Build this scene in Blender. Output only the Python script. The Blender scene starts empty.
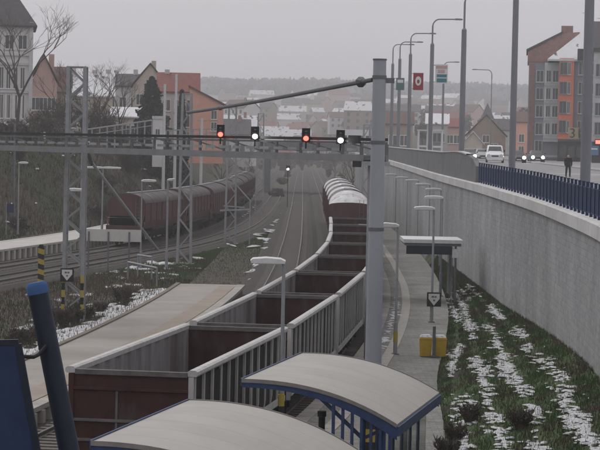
import bpy, bmesh, math, random, bisect
import numpy as np
from mathutils import Vector, Matrix, noise
rnd = random.Random(7)
nr = np.random.default_rng(7)
S = bpy.context.scene
C = S.collection

# ------------------------------------------------------------------ camera
F, H = 2250.0, 8.3                       # focal length in photo pixels, eye height over the yard
ROLL, PITCH = math.radians(1.2), math.atan(80 / F)
_c, _s, _cp, _sp = math.cos(ROLL), math.sin(ROLL), math.cos(PITCH), math.sin(PITCH)
cam = bpy.data.cameras.new('camera'); cam.sensor_width = 36.0; cam.lens = F / 600 * 36
cam.clip_start = 0.5; cam.clip_end = 8000
co = bpy.data.objects.new('camera', cam); C.objects.link(co)
r0, u0, f0 = Vector((1, 0, 0)), Vector((0, _sp, _cp)), Vector((0, _cp, -_sp))
rr, uu = r0 * _c + u0 * _s, u0 * _c - r0 * _s
m3 = Matrix((rr, uu, -f0)).transposed()
co.matrix_world = Matrix.Translation((0, 0, H)) @ m3.to_4x4()
S.camera = co

# ------------------------------------------------------------------ sky, sun, exposure
SUN_EL, SUN_ROT = math.radians(52), math.radians(-35)   # behind the cloud, ahead and to the left
w = bpy.data.worlds.new('World'); S.world = w; w.use_nodes = True
nt = w.node_tree; bg = nt.nodes['Background']
sky = nt.nodes.new('ShaderNodeTexSky'); sky.sky_type = 'NISHITA'; sky.sun_disc = False
sky.sun_elevation = SUN_EL; sky.sun_rotation = SUN_ROT; sky.dust_density = 6.0; sky.air_density = 1.5
hs = nt.nodes.new('ShaderNodeHueSaturation'); hs.inputs['Saturation'].default_value = 0.12
mx = nt.nodes.new('ShaderNodeMix'); mx.data_type = 'RGBA'; mx.inputs['Factor'].default_value = 0.93
mx.inputs['B'].default_value = (6.1, 5.88, 6.2, 1)
nt.links.new(sky.outputs[0], hs.inputs['Color']); nt.links.new(hs.outputs[0], mx.inputs['A'])
nt.links.new(mx.outputs['Result'], bg.inputs['Color']); bg.inputs['Strength'].default_value = 0.1
sl = bpy.data.lights.new('sun', 'SUN'); sl.energy = 1.1; sl.angle = math.radians(40); sl.color = (1, 0.97, 0.93)
so = bpy.data.objects.new('sun', sl); C.objects.link(so)
so.rotation_euler = Vector((-math.sin(SUN_ROT) * math.cos(SUN_EL), -math.cos(SUN_ROT) * math.cos(SUN_EL), -math.sin(SUN_EL))).to_track_quat('-Z', 'Y').to_euler()
so.location = (0, 0, 60)
S.view_settings.view_transform = 'Standard'; S.view_settings.look = 'None'
S.view_settings.gamma = 1; S.view_settings.exposure = 0.12; S.view_settings.use_curve_mapping = False
S.render.engine = 'CYCLES'; S.cycles.max_bounces = 6; S.cycles.diffuse_bounces = 3; S.cycles.volume_bounces = 1; S.cycles.use_adaptive_sampling = True; S.cycles.adaptive_threshold = 0.025; S.cycles.caustics_reflective = False; S.cycles.caustics_refractive = False

# ------------------------------------------------------------------ pixel -> place helpers
def ray(x, y):
    u, v = x - 300, 225 - y
    X, Y = u * _c - v * _s, u * _s + v * _c
    return Vector((X, F * _cp + Y * _sp, -F * _sp + Y * _cp))
def atz(x, y, z):
    r = ray(x, y); return Vector((0, 0, H)) + r * ((z - H) / r.z)
def atd(x, y, d):
    r = ray(x, y); return Vector((0, 0, H)) + r * (d / r.y)

class Path:
    """smooth plan curve x(y) through given points"""
    def __init__(s, pts):
        pts = sorted(pts); s.y = np.array([p[0] for p in pts], float); s.x = np.array([p[1] for p in pts], float)
        h = np.diff(s.y); dl = np.diff(s.x) / h
        m = np.zeros(len(pts)); m[0] = dl[0]; m[-1] = dl[-1]
        m[1:-1] = (dl[:-1] * h[1:] + dl[1:] * h[:-1]) / (h[:-1] + h[1:])
        s.ly, s.lx, s.lm = s.y.tolist(), s.x.tolist(), m.tolist()
    def __call__(s, y):
        if y <= s.ly[0]: return s.lx[0] + s.lm[0] * (y - s.ly[0])
        if y >= s.ly[-1]: return s.lx[-1] + s.lm[-1] * (y - s.ly[-1])
        i = bisect.bisect_left(s.ly, y) - 1
        h = s.ly[i + 1] - s.ly[i]; t = (y - s.ly[i]) / h; t2 = t * t; t3 = t2 * t
        return (2*t3-3*t2+1)*s.lx[i] + (t3-2*t2+t)*h*s.lm[i] + (-2*t3+3*t2)*s.lx[i+1] + (t3-t2)*h*s.lm[i+1]
    def slope(s, y): return (s(y + .5) - s(y - .5))
    def off(s, y, o):
        """point at plan offset o to the right of the path"""
        k = s.slope(y); n = math.hypot(1, k)
        return s(y) + o / n, y - o * k / n
    def walk(s, y0, y1, step):
        out = [y0]; y = y0
        while y < y1:
            y += step / math.hypot(1, s.slope(y)); out.append(y)
        return out
TA = Path([(20,-9.3),(30,-7.4),(40,-5.55),(50.3,-3.78),(56.3,-2.82),(63,-1.83),(74,-.5),(91.2,1.15),(109.7,2.4),(124,3.0),(144.6,3.4),(180,3.7),(260,3.9),(460,4.0),(900,4.5)])
TC = Path([(80,-30.2),(100,-27.2),(120,-23.8),(140,-20.3),(160,-16.6),(180,-13.2),(200,-11.0),(220,-9.7),(250,-8.8),(300,-8.3),(400,-8.0),(900,-7)])
WALL = Path([(30,6.1),(40,6.9),(50,7.6),(58,8.15),(66,8.65),(75,9.0),(88,9.33),(105,9.42),(127,9.35),(150,9.2),(190,9.08),(242,9.0),(300,8.8),(360,8.6)])
WTOP = Path([(30,5.72),(40,5.75),(79,5.82),(96,5.9),(117,6.0),(149,6.11),(188,6.32),(242,6.56),(360,6.9)])
PRE = Path([(20,-1.2),(30,.3),(40,1.7),(50,3.2),(60,4.0),(76,4.75),(90,5.9),(106,7.1),(134,8.3),(164,8.9),(230,8.75),(300,8.6)])
TOE = Path([(40,-46),(100,-33),(140,-29),(178,-25),(200,-23),(220,-19.8),(250,-15.5),(300,-12.8),(400,-12),(900,-12)])

def sst(a, b, x):
    t = (x - a) / (b - a); t = 0.0 if t < 0 else 1.0 if t > 1 else t; return t * t * (3 - 2 * t)
def terrain(x, y):
    z = -0.25
    toe = TOE(y)
    left = 8.9 * sst(0, 10.5, toe - x) + (0.25 * math.sin(x * .7 + y * .31) + .2 * math.sin(x * 1.9 - y * .8)) * sst(1, 5, toe - x)
    wx = WALL(min(y, 360))
    far = 7.0 * sst(330, 520, y) + max(0, y - 500) * 0.017
    ridge = 27 * sst(1300, 2700, y) * (1 + .10 * math.sin(x * .004 + .8) + .05 * math.sin(x * .013 + 2) + .025 * math.sin(x * .041))
    if 20 < y < 150:
        kx = TA.off(y, -9.72)[0] - x
        if kx > -.6: z += .66 * (1 - sst(.6, 3.6, kx)) * sst(-.6, 0, kx) * (1 - sst(118, 132, y))
    corr = sst(0, 16, max(TOE(min(y, 900)) + 2 - x, x - 10.5))      # the railway cutting stays low
    k = max(corr, sst(900, 1900, y))
    return float(z + max(left * (1 - sst(500, 900, y)), (far + ridge) * k))

# ------------------------------------------------------------------ materials
MATS = {}
def mat(name, c1, c2=None, scale=3.0, rough=.85, bump=0.0, metal=0.0, stretch=(1, 1, 1), detail=6, c3=None, s3=.3, t3=(.55, .7), bscale=None, emit=None, estr=0, spec=.3, space='Object', obvar=0):
    if name in MATS: return MATS[name]
    m = bpy.data.materials.new(name); m.use_nodes = True
    n, l = m.node_tree.nodes, m.node_tree.links
    b = n['Principled BSDF']; b.inputs['Roughness'].default_value = rough; b.inputs['Metallic'].default_value = metal
    b.inputs['Specular IOR Level'].default_value = spec
    def rgb(c): return (c[0], c[1], c[2], 1)
    b.inputs['Base Color'].default_value = rgb(c1)
    if c2 is not None:
        if space == 'World':
            g = n.new('ShaderNodeNewGeometry'); src = g.outputs['Position']
        else:
            g = n.new('ShaderNodeTexCoord'); src = g.outputs['Object']
        mp = n.new('ShaderNodeMapping'); mp.inputs['Scale'].default_value = stretch; l.new(src, mp.inputs['Vector'])
        nz = n.new('ShaderNodeTexNoise'); nz.inputs['Scale'].default_value = scale; nz.inputs['Detail'].default_value = detail; nz.inputs['Roughness'].default_value = .65
        l.new(mp.outputs[0], nz.inputs['Vector'])
        cr = n.new('ShaderNodeMapRange'); cr.inputs['From Min'].default_value = .32; cr.inputs['From Max'].default_value = .68; l.new(nz.outputs['Fac'], cr.inputs['Value'])
        mi = n.new('ShaderNodeMix'); mi.data_type = 'RGBA'; mi.inputs['A'].default_value = rgb(c1); mi.inputs['B'].default_value = rgb(c2)
        l.new(cr.outputs[0], mi.inputs['Factor']); out = mi.outputs['Result']
        if c3 is not None:
            n3 = n.new('ShaderNodeTexNoise'); n3.inputs['Scale'].default_value = s3; n3.inputs['Detail'].default_value = 5; l.new(mp.outputs[0], n3.inputs['Vector'])
            r3 = n.new('ShaderNodeMapRange'); r3.inputs['From Min'].default_value = t3[0]; r3.inputs['From Max'].default_value = t3[1]; l.new(n3.outputs['Fac'], r3.inputs['Value'])
            m4 = n.new('ShaderNodeMix'); m4.data_type = 'RGBA'; l.new(r3.outputs[0], m4.inputs['Factor']); l.new(out, m4.inputs['A']); m4.inputs['B'].default_value = rgb(c3); out = m4.outputs['Result']
        if obvar:
            oi = n.new('ShaderNodeObjectInfo'); rv = n.new('ShaderNodeMapRange'); rv.inputs['To Min'].default_value = 1 - obvar; rv.inputs['To Max'].default_value = 1 + obvar
            l.new(oi.outputs['Random'], rv.inputs['Value']); hv = n.new('ShaderNodeHueSaturation'); l.new(rv.outputs[0], hv.inputs['Value']); l.new(out, hv.inputs['Color']); out = hv.outputs[0]
        l.new(out, b.inputs['Base Color'])
        if bump:
            nb = nz
            if bscale:
                nb = n.new('ShaderNodeTexNoise'); nb.inputs['Scale'].default_value = bscale; nb.inputs['Detail'].default_value = 4; l.new(src, nb.inputs['Vector'])
            bp = n.new('ShaderNodeBump'); bp.inputs['Strength'].default_value = min(1, bump); bp.inputs['Distance'].default_value = .05 * max(1, bump)
            l.new(nb.outputs['Fac'], bp.inputs['Height']); l.new(bp.outputs[0], b.inputs['Normal'])
    if emit: b.inputs['Emission Color'].default_value = rgb(emit); b.inputs['Emission Strength'].default_value = estr
    MATS[name] = m; return m
def glass_mat():
    return mat('window_glass', (.05, .055, .06), (.09, .095, .10), 2, rough=.15, spec=.6)

M = dict(
 soil=mat('yard_soil', (.052,.044,.037), (.085,.071,.058), .8, .95, .6, c3=(.06,.068,.038), s3=.07, t3=(.5,.62), bscale=9, space='World'),
 ballast=mat('ballast_stone', (.038,.035,.032), (.078,.071,.065), 7, .95, .9, c3=(.055,.047,.042), s3=.12, t3=(.5,.7), bscale=14, space='World'),
 rail=mat('rail_steel', (.10,.09,.083), (.15,.14,.132), 2, .6, metal=.2, spec=.3),
 sleeper=mat('sleeper_concrete', (.13,.12,.108), (.19,.175,.16), 5, .9, space='World'),
 plat_tan=mat('platform_asphalt_tan', (.285,.268,.246), (.355,.335,.31), .5, .9, .3, c3=(.255,.232,.208), s3=.15, bscale=30, space='World'),
 plat_pave=mat('platform_paving', (.225,.224,.212), (.295,.293,.276), 1.2, .9, .3, c3=(.165,.165,.15), s3=.35, t3=(.45,.7), bscale=20, space='World'),
 edge=mat('edge_concrete', (.30,.285,.26), (.40,.38,.35), 1.5, .9, .2, obvar=.1, space='World'),
 edge_white=mat('pale_concrete', (.42,.405,.385), (.52,.50,.48), 1.2, .9, .2, obvar=.06, space='World'),
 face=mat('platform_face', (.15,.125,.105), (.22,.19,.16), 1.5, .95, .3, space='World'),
 whiteline=mat('white_line_paint', (.42,.41,.38), (.30,.29,.27), 4, .8, space='World'),
 wall=mat('retaining_wall_concrete', (.27,.275,.285), (.365,.37,.38), 5, .95, .9, c3=(.25,.255,.258), s3=.16, t3=(.5,.75), bscale=16, space='World'),
 parapet=mat('parapet_concrete', (.145,.15,.155), (.185,.189,.194), 1.2, .9, .3, c3=(.12,.124,.128), s3=.4, bscale=18, space='World'),
 coping=mat('coping_concrete', (.48,.48,.475), (.60,.60,.595), 1.5, .9, .2, obvar=.08, space='World'),
 navy=mat('navy_paint', (.014,.032,.085), (.026,.048,.115), 3, .55),
 navy_dark=mat('dark_blue_paint', (.012,.018,.034), (.020,.028,.048), 3, .5),
 blue=mat('shelter_blue', (.022,.045,.125), (.04,.07,.165), 4, .5),
 galv=mat('galvanised_steel', (.27,.285,.30), (.36,.375,.39), 2.5, .6, metal=.15, obvar=.08),
 galv_mid=mat('gantry_steel', (.20,.21,.22), (.27,.28,.29), 2.0, .65, metal=.1),
 galv_dark=mat('weathered_steel', (.12,.128,.135), (.18,.19,.20), 2.5, .65, metal=.15),
 pole=mat('pole_grey', (.30,.325,.36), (.36,.385,.42), 1.5, .6, c3=(.27,.29,.31), s3=.8, stretch=(1,1,.25)),
 cable=mat('cable_dark', (.06,.064,.07), (.09,.095,.10), 3, .7),
 dark=mat('black_metal', (.018,.018,.02), (.03,.03,.032), 4, .6),
 street=mat('street_pole_paint', (.20,.212,.235), (.25,.262,.285), 1.5, .6, stretch=(1,1,.3)),
 lampwhite=mat('lamp_housing', (.55,.56,.56), (.68,.69,.69), 6, .5, obvar=.05),
 wag_dark=mat('wagon_black_rust', (.010,.008,.008), (.022,.016,.015), 3, .85, .2, c3=(.035,.026,.024), s3=1.2, t3=(.62,.8), stretch=(1,1,.35)),
 wag_red=mat('wagon_oxide_red', (.042,.017,.016), (.066,.028,.026), 2.2, .8, .2, c3=(.10,.088,.085), s3=1.6, t3=(.54,.78), stretch=(1,1,.4)),
 wag_in=mat('wagon_inner_steel', (.17,.165,.168), (.28,.272,.275), 2, .8, .2, c3=(.12,.10,.095), s3=.6, stretch=(1,1,.3)),
 wag_rib=mat('wagon_rib_frosted', (.34,.335,.33), (.52,.515,.51), 3, .8, stretch=(1,1,.3), obvar=.12),
 wag_rim=mat('wagon_rim_frosted', (.40,.395,.385), (.56,.555,.545), 4, .8),
 wag_rim2=mat('wagon_end_rail', (.10,.092,.09), (.17,.16,.157), 3, .8),
 hop_red=mat('hopper_oxide_red', (.085,.040,.038), (.13,.062,.058), 1.2, .8, .2, c3=(.13,.10,.095), s3=.7, t3=(.55,.8), stretch=(1,1,.35)),
 hop_roof=mat('hopper_roof', (.085,.074,.073), (.13,.115,.113), 1.0, .9, c3=(.20,.19,.19), s3=.8, t3=(.6,.75)),
 hop_snow=mat('hopper_roof_snowy', (.45,.45,.45), (.72,.72,.73), 1.6, .8, c3=(.14,.14,.14), s3=1.3, t3=(.6,.7)),
 snow=mat('old_snow', (.44,.45,.46), (.66,.67,.69), 5, .85, .4, c3=(.30,.30,.29), s3=9, t3=(.55,.7)),
 grass=mat('grass_green', (.050,.095,.034), (.095,.140,.058), .9, .9, space='World'),
 grassbed=mat('grass_bed', (.045,.075,.028), (.075,.105,.045), .8, .95, .6, c3=(.05,.043,.034), s3=.25, t3=(.5,.6), bscale=10, space='World'),
 deadgrass=mat('grass_dead', (.085,.065,.048), (.135,.105,.078), .7, .9, c3=(.062,.072,.038), s3=.12, t3=(.5,.6), space='World'),
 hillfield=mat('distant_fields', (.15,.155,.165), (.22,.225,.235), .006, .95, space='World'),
 hillgrass=mat('embankment_grass', (.058,.052,.038), (.098,.084,.062), .25, .95, .6, c3=(.058,.068,.036), s3=.08, t3=(.48,.62), bscale=2.5, space='World'),
 bark=mat('bark', (.045,.038,.033), (.08,.07,.062), 6, .95),
 twig=mat('twigs', (.075,.062,.055), (.115,.098,.086), 2, .95),
 leafdark=mat('conifer_needles', (.016,.026,.024), (.032,.044,.038), 1.5, .9),
 leafbrown=mat('dry_leaves', (.072,.06,.048), (.115,.096,.074), 1.2, .95, space='World'),
 bush=mat('reddish_bush', (.07,.045,.037), (.11,.07,.058), 3, .95),
 leafgreen=mat('evergreen_leaves', (.035,.05,.028), (.06,.075,.042), 1.2, .9, space='World'),
 asphalt=mat('asphalt', (.20,.20,.203), (.27,.27,.273), .7, .8, .2, c3=(.36,.36,.363), s3=.08, space='World'),
 kerb=mat('kerb_stone', (.28,.275,.27), (.36,.355,.35), 2, .9),
 paint_y=mat('hazard_yellow', (.42,.32,.055), (.50,.39,.09), 5, .7),
 paint_k=mat('hazard_black', (.02,.02,.02), (.035,.034,.033), 5, .7),
 yellow=mat('bin_yellow', (.52,.33,.025), (.60,.40,.05), 4, .6),
 white=mat('white_paint', (.66,.66,.65), (.75,.75,.74), 3, .6),
 cream=mat('cream_board', (.58,.57,.55), (.66,.65,.63), 1.5, .8),
 roofpanel=mat('shelter_roof_sheet', (.36,.347,.325), (.415,.40,.375), .6, .7, c3=(.31,.30,.283), s3=.5, t3=(.5,.9)),
 roofedge=mat('shelter_roof_trim', (.19,.18,.17), (.25,.24,.225), 3, .6),
 glass=glass_mat(),
 clearglass=mat('shelter_glass', (.10,.115,.13), (.16,.175,.19), 1, .15, spec=.6),
 skin=mat('skin', (.45,.30,.23)), cloth=mat('dark_coat', (.018,.018,.022), (.03,.03,.034), 8, .9),
 rubber=mat('rubber', (.015,.015,.015)),
 lamp_on=mat('lamp_lit_white', (.9,.9,.9), emit=(1, .98, .92), estr=25),
 lamp_red=mat('lamp_lit_red', (.8,.05,.03), emit=(1, .05, .035), estr=8),
 head_on=mat('headlamp_lit', (.9,.9,.9), emit=(1, .97, .9), estr=40),
)
def blockmat(name, c1, c2, mortar, bw, bh, axes, bump=.5, stain=None):
    """small set blocks: the pieces are too fine to tell apart in the picture"""
    m = bpy.data.materials.new(name); m.use_nodes = True; n, l = m.node_tree.nodes, m.node_tree.links
    p = n['Principled BSDF']; p.inputs['Roughness'].default_value = .92; p.inputs['Specular IOR Level'].default_value = .25
    g = n.new('ShaderNodeNewGeometry'); sx = n.new('ShaderNodeSeparateXYZ'); cb = n.new('ShaderNodeCombineXYZ'); l.new(g.outputs['Position'], sx.inputs[0])
    l.new(sx.outputs[axes[0]], cb.inputs['X']); l.new(sx.outputs[axes[1]], cb.inputs['Y'])
    br = n.new('ShaderNodeTexBrick'); l.new(cb.outputs[0], br.inputs['Vector']); br.inputs['Scale'].default_value = 1; br.inputs['Brick Width'].default_value = bw; br.inputs['Row Height'].default_value = bh
    br.inputs['Mortar Size'].default_value = .012; br.inputs['Mortar Smooth'].default_value = .4; br.inputs['Color1'].default_value = (*c1, 1); br.inputs['Color2'].default_value = (*c2, 1); br.inputs['Mortar'].default_value = (*mortar, 1)
    nz = n.new('ShaderNodeTexNoise'); nz.inputs['Scale'].default_value = 6; nz.inputs['Detail'].default_value = 8; nz.inputs['Roughness'].default_value = .7; l.new(g.outputs['Position'], nz.inputs['Vector'])
    r1 = n.new('ShaderNodeMapRange'); r1.inputs['From Min'].default_value = .3; r1.inputs['From Max'].default_value = .7; r1.inputs['To Min'].default_value = .72; r1.inputs['To Max'].default_value = 1.25; l.new(nz.outputs['Fac'], r1.inputs['Value'])
    n2 = n.new('ShaderNodeTexNoise'); n2.inputs['Scale'].default_value = .35; n2.inputs['Detail'].default_value = 6; mp = n.new('ShaderNodeMapping'); mp.inputs['Scale'].default_value = (1, 1, .45 if axes[1] == 'Z' else 1); l.new(g.outputs['Position'], mp.inputs[0]); l.new(mp.outputs[0], n2.inputs['Vector'])
    r2 = n.new('ShaderNodeMapRange'); r2.inputs['From Min'].default_value = .35; r2.inputs['From Max'].default_value = .68; r2.inputs['To Min'].default_value = .80; r2.inputs['To Max'].default_value = 1.12; l.new(n2.outputs['Fac'], r2.inputs['Value'])
    mu = n.new('ShaderNodeMath'); mu.operation = 'MULTIPLY'; l.new(r1.outputs[0], mu.inputs[0]); l.new(r2.outputs[0], mu.inputs[1])
    hv = n.new('ShaderNodeHueSaturation'); l.new(br.outputs['Color'], hv.inputs['Color']); l.new(mu.outputs[0], hv.inputs['Value']); out = hv.outputs[0]
    if stain:
        n3 = n.new('ShaderNodeTexNoise'); n3.inputs['Scale'].default_value = .55; n3.inputs['Detail'].default_value = 7; l.new(mp.outputs[0], n3.inputs['Vector'])
        r3 = n.new('ShaderNodeMapRange'); r3.inputs['From Min'].default_value = .58; r3.inputs['From Max'].default_value = .70; r3.inputs['To Max'].default_value = .75; l.new(n3.outputs['Fac'], r3.inputs['Value'])
        mi = n.new('ShaderNodeMix'); mi.data_type = 'RGBA'; l.new(r3.outputs[0], mi.inputs['Factor']); l.new(out, mi.inputs['A']); mi.inputs['B'].default_value = (*stain, 1); out = mi.outputs['Result']
    l.new(out, p.inputs['Base Color'])
    ad = n.new('ShaderNodeMath'); ad.operation = 'SUBTRACT'; l.new(nz.outputs['Fac'], ad.inputs[0]); l.new(br.outputs['Fac'], ad.inputs[1])
    bp = n.new('ShaderNodeBump'); bp.inputs['Strength'].default_value = bump; bp.inputs['Distance'].default_value = .04; l.new(ad.outputs[0], bp.inputs['Height']); l.new(bp.outputs[0], p.inputs['Normal'])
    MATS[name] = m; return m
M['wall'] = blockmat('wall_small_blocks', (.305, .31, .32), (.365, .37, .38), (.285, .288, .292), .42, .21, ('Y', 'Z'), .4, (.285, .286, .285))
M['plat_pave'] = blockmat('platform_paving_blocks', (.215, .213, .20), (.285, .283, .265), (.15, .15, .14), .42, .21, ('X', 'Y'), .35, (.175, .175, .155))
def plain(name, c, v=.12, scale=1.0, rough=.85, **k):
    return mat(name, tuple(a * (1 - v) for a in c), tuple(min(.9, a * (1 + v)) for a in c), scale, rough, **k)

MATS['shelter_glass'].node_tree.nodes['Principled BSDF'].inputs['Alpha'].default_value = .38
# ------------------------------------------------------------------ mesh helpers
class MB:
    def __init__(s): s.v = []; s.f = []; s.mi = []
    def add(s, vs, fs, mi=0):
        o = len(s.v); s.v += [tuple(v) for v in vs]; s.f += [tuple(i + o for i in f) for f in fs]; s.mi += [mi] * len(fs); return s
    def box(s, x0, x1, y0, y1, z0, z1, mi=0):
        return s.add([(x0,y0,z0),(x1,y0,z0),(x1,y1,z0),(x0,y1,z0),(x0,y0,z1),(x1,y0,z1),(x1,y1,z1),(x0,y1,z1)],
                     [(0,3,2,1),(4,5,6,7),(0,1,5,4),(1,2,6,5),(2,3,7,6),(3,0,4,7)], mi)
    def tube(s, pts, rad, n=8, mi=0, cap=True):
        pts = [Vector(p) for p in pts]; rs = rad if isinstance(rad, (list, tuple)) else [rad] * len(pts)
        vs, fs = [], []
        t0 = (pts[1] - pts[0]).normalized(); a = Vector((1, 0, 0)) if abs(t0.x) < .8 else Vector((0, 1, 0))
        for i, p in enumerate(pts):
            t = (pts[min(i + 1, len(pts) - 1)] - pts[max(i - 1, 0)]).normalized()
            b1 = a - t * a.dot(t); b1.normalize(); b2 = t.cross(b1)
            for k in range(n):
                an = 2 * math.pi * (k + .5) / n; vs.append(p + (b1 * math.cos(an) + b2 * math.sin(an)) * rs[i])
        for i in range(len(pts) - 1):
            for k in range(n):
                k2 = (k + 1) % n; fs.append((i*n+k, i*n+k2, (i+1)*n+k2, (i+1)*n+k))
        if cap: fs.append(tuple(range(n - 1, -1, -1))); fs.append(tuple((len(pts)-1)*n + k for k in range(n)))
        return s.add(vs, fs, mi)
    def bar(s, a, b, w, h=None, mi=0):
        """square bar between two points"""
        a, b = Vector(a), Vector(b); h = h or w; t = (b - a).normalized()
        up = Vector((0, 0, 1)) if abs(t.z) < .95 else Vector((0, 1, 0))
        x = t.cross(up).normalized() * (w / 2); y = x.cross(t).normalized() * (h / 2)
        vs = [a-x-y, a+x-y, a+x+y, a-x+y, b-x-y, b+x-y, b+x+y, b-x+y]
        return s.add(vs, [(0,3,2,1),(4,5,6,7),(0,1,5,4),(1,2,6,5),(2,3,7,6),(3,0,4,7)], mi)
    def prism(s, poly, axis, a, b, mi=0):
        """extrude a 2D polygon along axis 'x','y' or 'z' between a and b"""
        n = len(poly)
        def P(q, t): return {'x': (t, q[0], q[1]), 'y': (q[0], t, q[1]), 'z': (q[0], q[1], t)}[axis]
        vs = [P(q, a) for q in poly] + [P(q, b) for q in poly]
        fs = [tuple(range(n)), tuple(range(2*n-1, n-1, -1))] + [(i, (i+1) % n + 0, (i+1) % n + n, i + n) for i in range(n)]
        return s.add(vs, fs, mi)
    def strip(s, rows, mi=0, closed=False):
        """grid surface from rows of points"""
        n = len(rows[0]); vs = [p for r in rows for p in r]; fs = []
        for i in range(len(rows) - 1):
            for k in range(n if closed else n - 1):
                k2 = (k + 1) % n; fs.append((i*n+k, i*n+k2, (i+1)*n+k2, (i+1)*n+k))
        return s.add(vs, fs, mi)
    def mesh(s, name, mats, smooth=False, recalc=True):
        me = bpy.data.meshes.new(name); me.from_pydata(s.v, [], s.f)
        if not isinstance(mats, (list, tuple)): mats = [mats]
        for m in mats: me.materials.append(m)
        if len(mats) > 1: me.polygons.foreach_set('material_index', s.mi)
        if recalc:
            bm = bmesh.new(); bm.from_mesh(me); bmesh.ops.recalc_face_normals(bm, faces=bm.faces); bm.to_mesh(me); bm.free()
        if smooth: me.polygons.foreach_set('use_smooth', [True] * len(me.polygons)); me.set_sharp_from_angle(angle=math.radians(40))
        me.update(); return me
    def build(s, name, mats, parent=None, smooth=False, loc=None, rz=0):
        return obj(name, s.mesh(name, mats, smooth), parent, loc, rz)
def obj(name, me, parent=None, loc=None, rz=0):
    o = bpy.data.objects.new(name, me); C.objects.link(o)
    if parent: o.parent = parent
    if loc is not None: o.location = loc
    if rz: o.rotation_euler = (0, 0, rz)
    return o
def tag(o, label=None, cat=None, group=None, kind=None):
    if label: o['label'] = label
    if cat: o['category'] = cat
    if group: o['group'] = group
    if kind: o['kind'] = kind
    return o
def thing(name, label, cat, loc=(0,0,0), rz=0, group=None, rot=None):
    o = bpy.data.objects.new(name, None); C.objects.link(o); o.empty_display_size = .3
    o.location = loc; o.rotation_euler = rot or (0, 0, rz)
    return tag(o, label, cat, group)
def kids(o): return [c for c in KID.get(o.name, [])]
def copy_tree(o, parent=None, link=True):
    c = o.copy(); C.objects.link(c); c.parent = parent
    for ch in list(o.children): copy_tree(ch, c)
    return c

#PART2
# ================================================================== THE SETTING
# ---- ground, one sheet out to the hills
ys = list(np.arange(-60, 40, 10)) + list(np.arange(40, 260, 2)) + list(np.arange(260, 620, 9)) + list(np.arange(620, 3700, 45))
xs = [-1400,-1100,-850,-650,-500,-380,-290,-220,-170,-130,-100,-84,-70,-60] + list(np.arange(-54, 15, .9)) + [15,17,20,24,30,38,48,60,75,95,120,155,200,260,340,440,570,720,900,1100,1400]
b = MB(); b.strip([[(x, y, terrain(x, y)) for x in xs] for y in ys])
g = b.build('ground', [M['soil'], M['hillgrass'], M['hillfield']], smooth=True); tag(g, 'dark soil yard rising to hazy hills', None, kind='structure')
mi = []
for p in g.data.polygons:
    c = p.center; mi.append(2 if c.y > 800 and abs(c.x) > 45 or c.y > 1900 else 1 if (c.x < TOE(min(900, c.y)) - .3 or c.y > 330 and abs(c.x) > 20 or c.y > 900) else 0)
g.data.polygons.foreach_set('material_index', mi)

# ---- ballast beds and tracks
def track(path, off, y0, y1, label, ball=1):
    rt = thing('railway_track', label, 'track'); rt['kind'] = 'structure'
    yy = path.walk(y0, y1, 2.0)
    b = MB(); rows = []
    for y in yy:
        r = []
        for o, z in ((-2.25, -.24), (-1.75, -.03), (0, -.02), (1.75, -.03), (2.25, -.24)):
            x, Y = path.off(y, off + o); r.append((x, Y, z + .015 * math.sin(y * 1.3 + o)))
        rows.append(r)
    b.strip(rows); o = b.build('ballast', M['ballast'], rt); o['kind'] = 'structure'
    for sgn in (-1, 1):
        b = MB(); rows = []
        for y in yy:
            r = []
            for dx, z in ((-.065, .02), (-.012, .05), (-.036, .11), (-.036, .155), (.036, .155), (.036, .11), (.012, .05), (.065, .02)):
                x, Y = path.off(y, off + sgn * .7525 + dx); r.append((x, Y, z))
            rows.append(r)
        b.strip(rows); b.build('rail', M['rail'], rt)
    b = MB()
    for y in path.walk(y0, min(y1, 330), .62):
        k = math.atan(path.slope(y)); x, Y = path.off(y, off); c, s = math.cos(k), math.sin(k)
        vs = []
        for zz, q in ((-.06, 1), (.02, .9)):
            for lx, ly in ((-1.28, -.14 * q), (1.28, -.14 * q), (1.28, .14 * q), (-1.28, .14 * q)):
                vs.append((x + lx * c + ly * s, Y - lx * s + ly * c, zz))
        b.add(vs, [(4,5,6,7),(0,1,5,4),(1,2,6,5),(2,3,7,6),(3,0,4,7)])
    o = b.build('sleepers', M['sleeper'], rt); o['kind'] = 'stuff'
    return rt
track(TA, 0, 18, 730, 'track under the long open wagon train beside the paved platform')
track(TA, -4.4, 18, 700, 'empty track left of the open wagon train')
track(TC, 0, 90, 700, 'track under the red hopper wagon train')
track(TC, 4.1, 90, 420, 'empty rusty track in front of the red hopper train')

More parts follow.
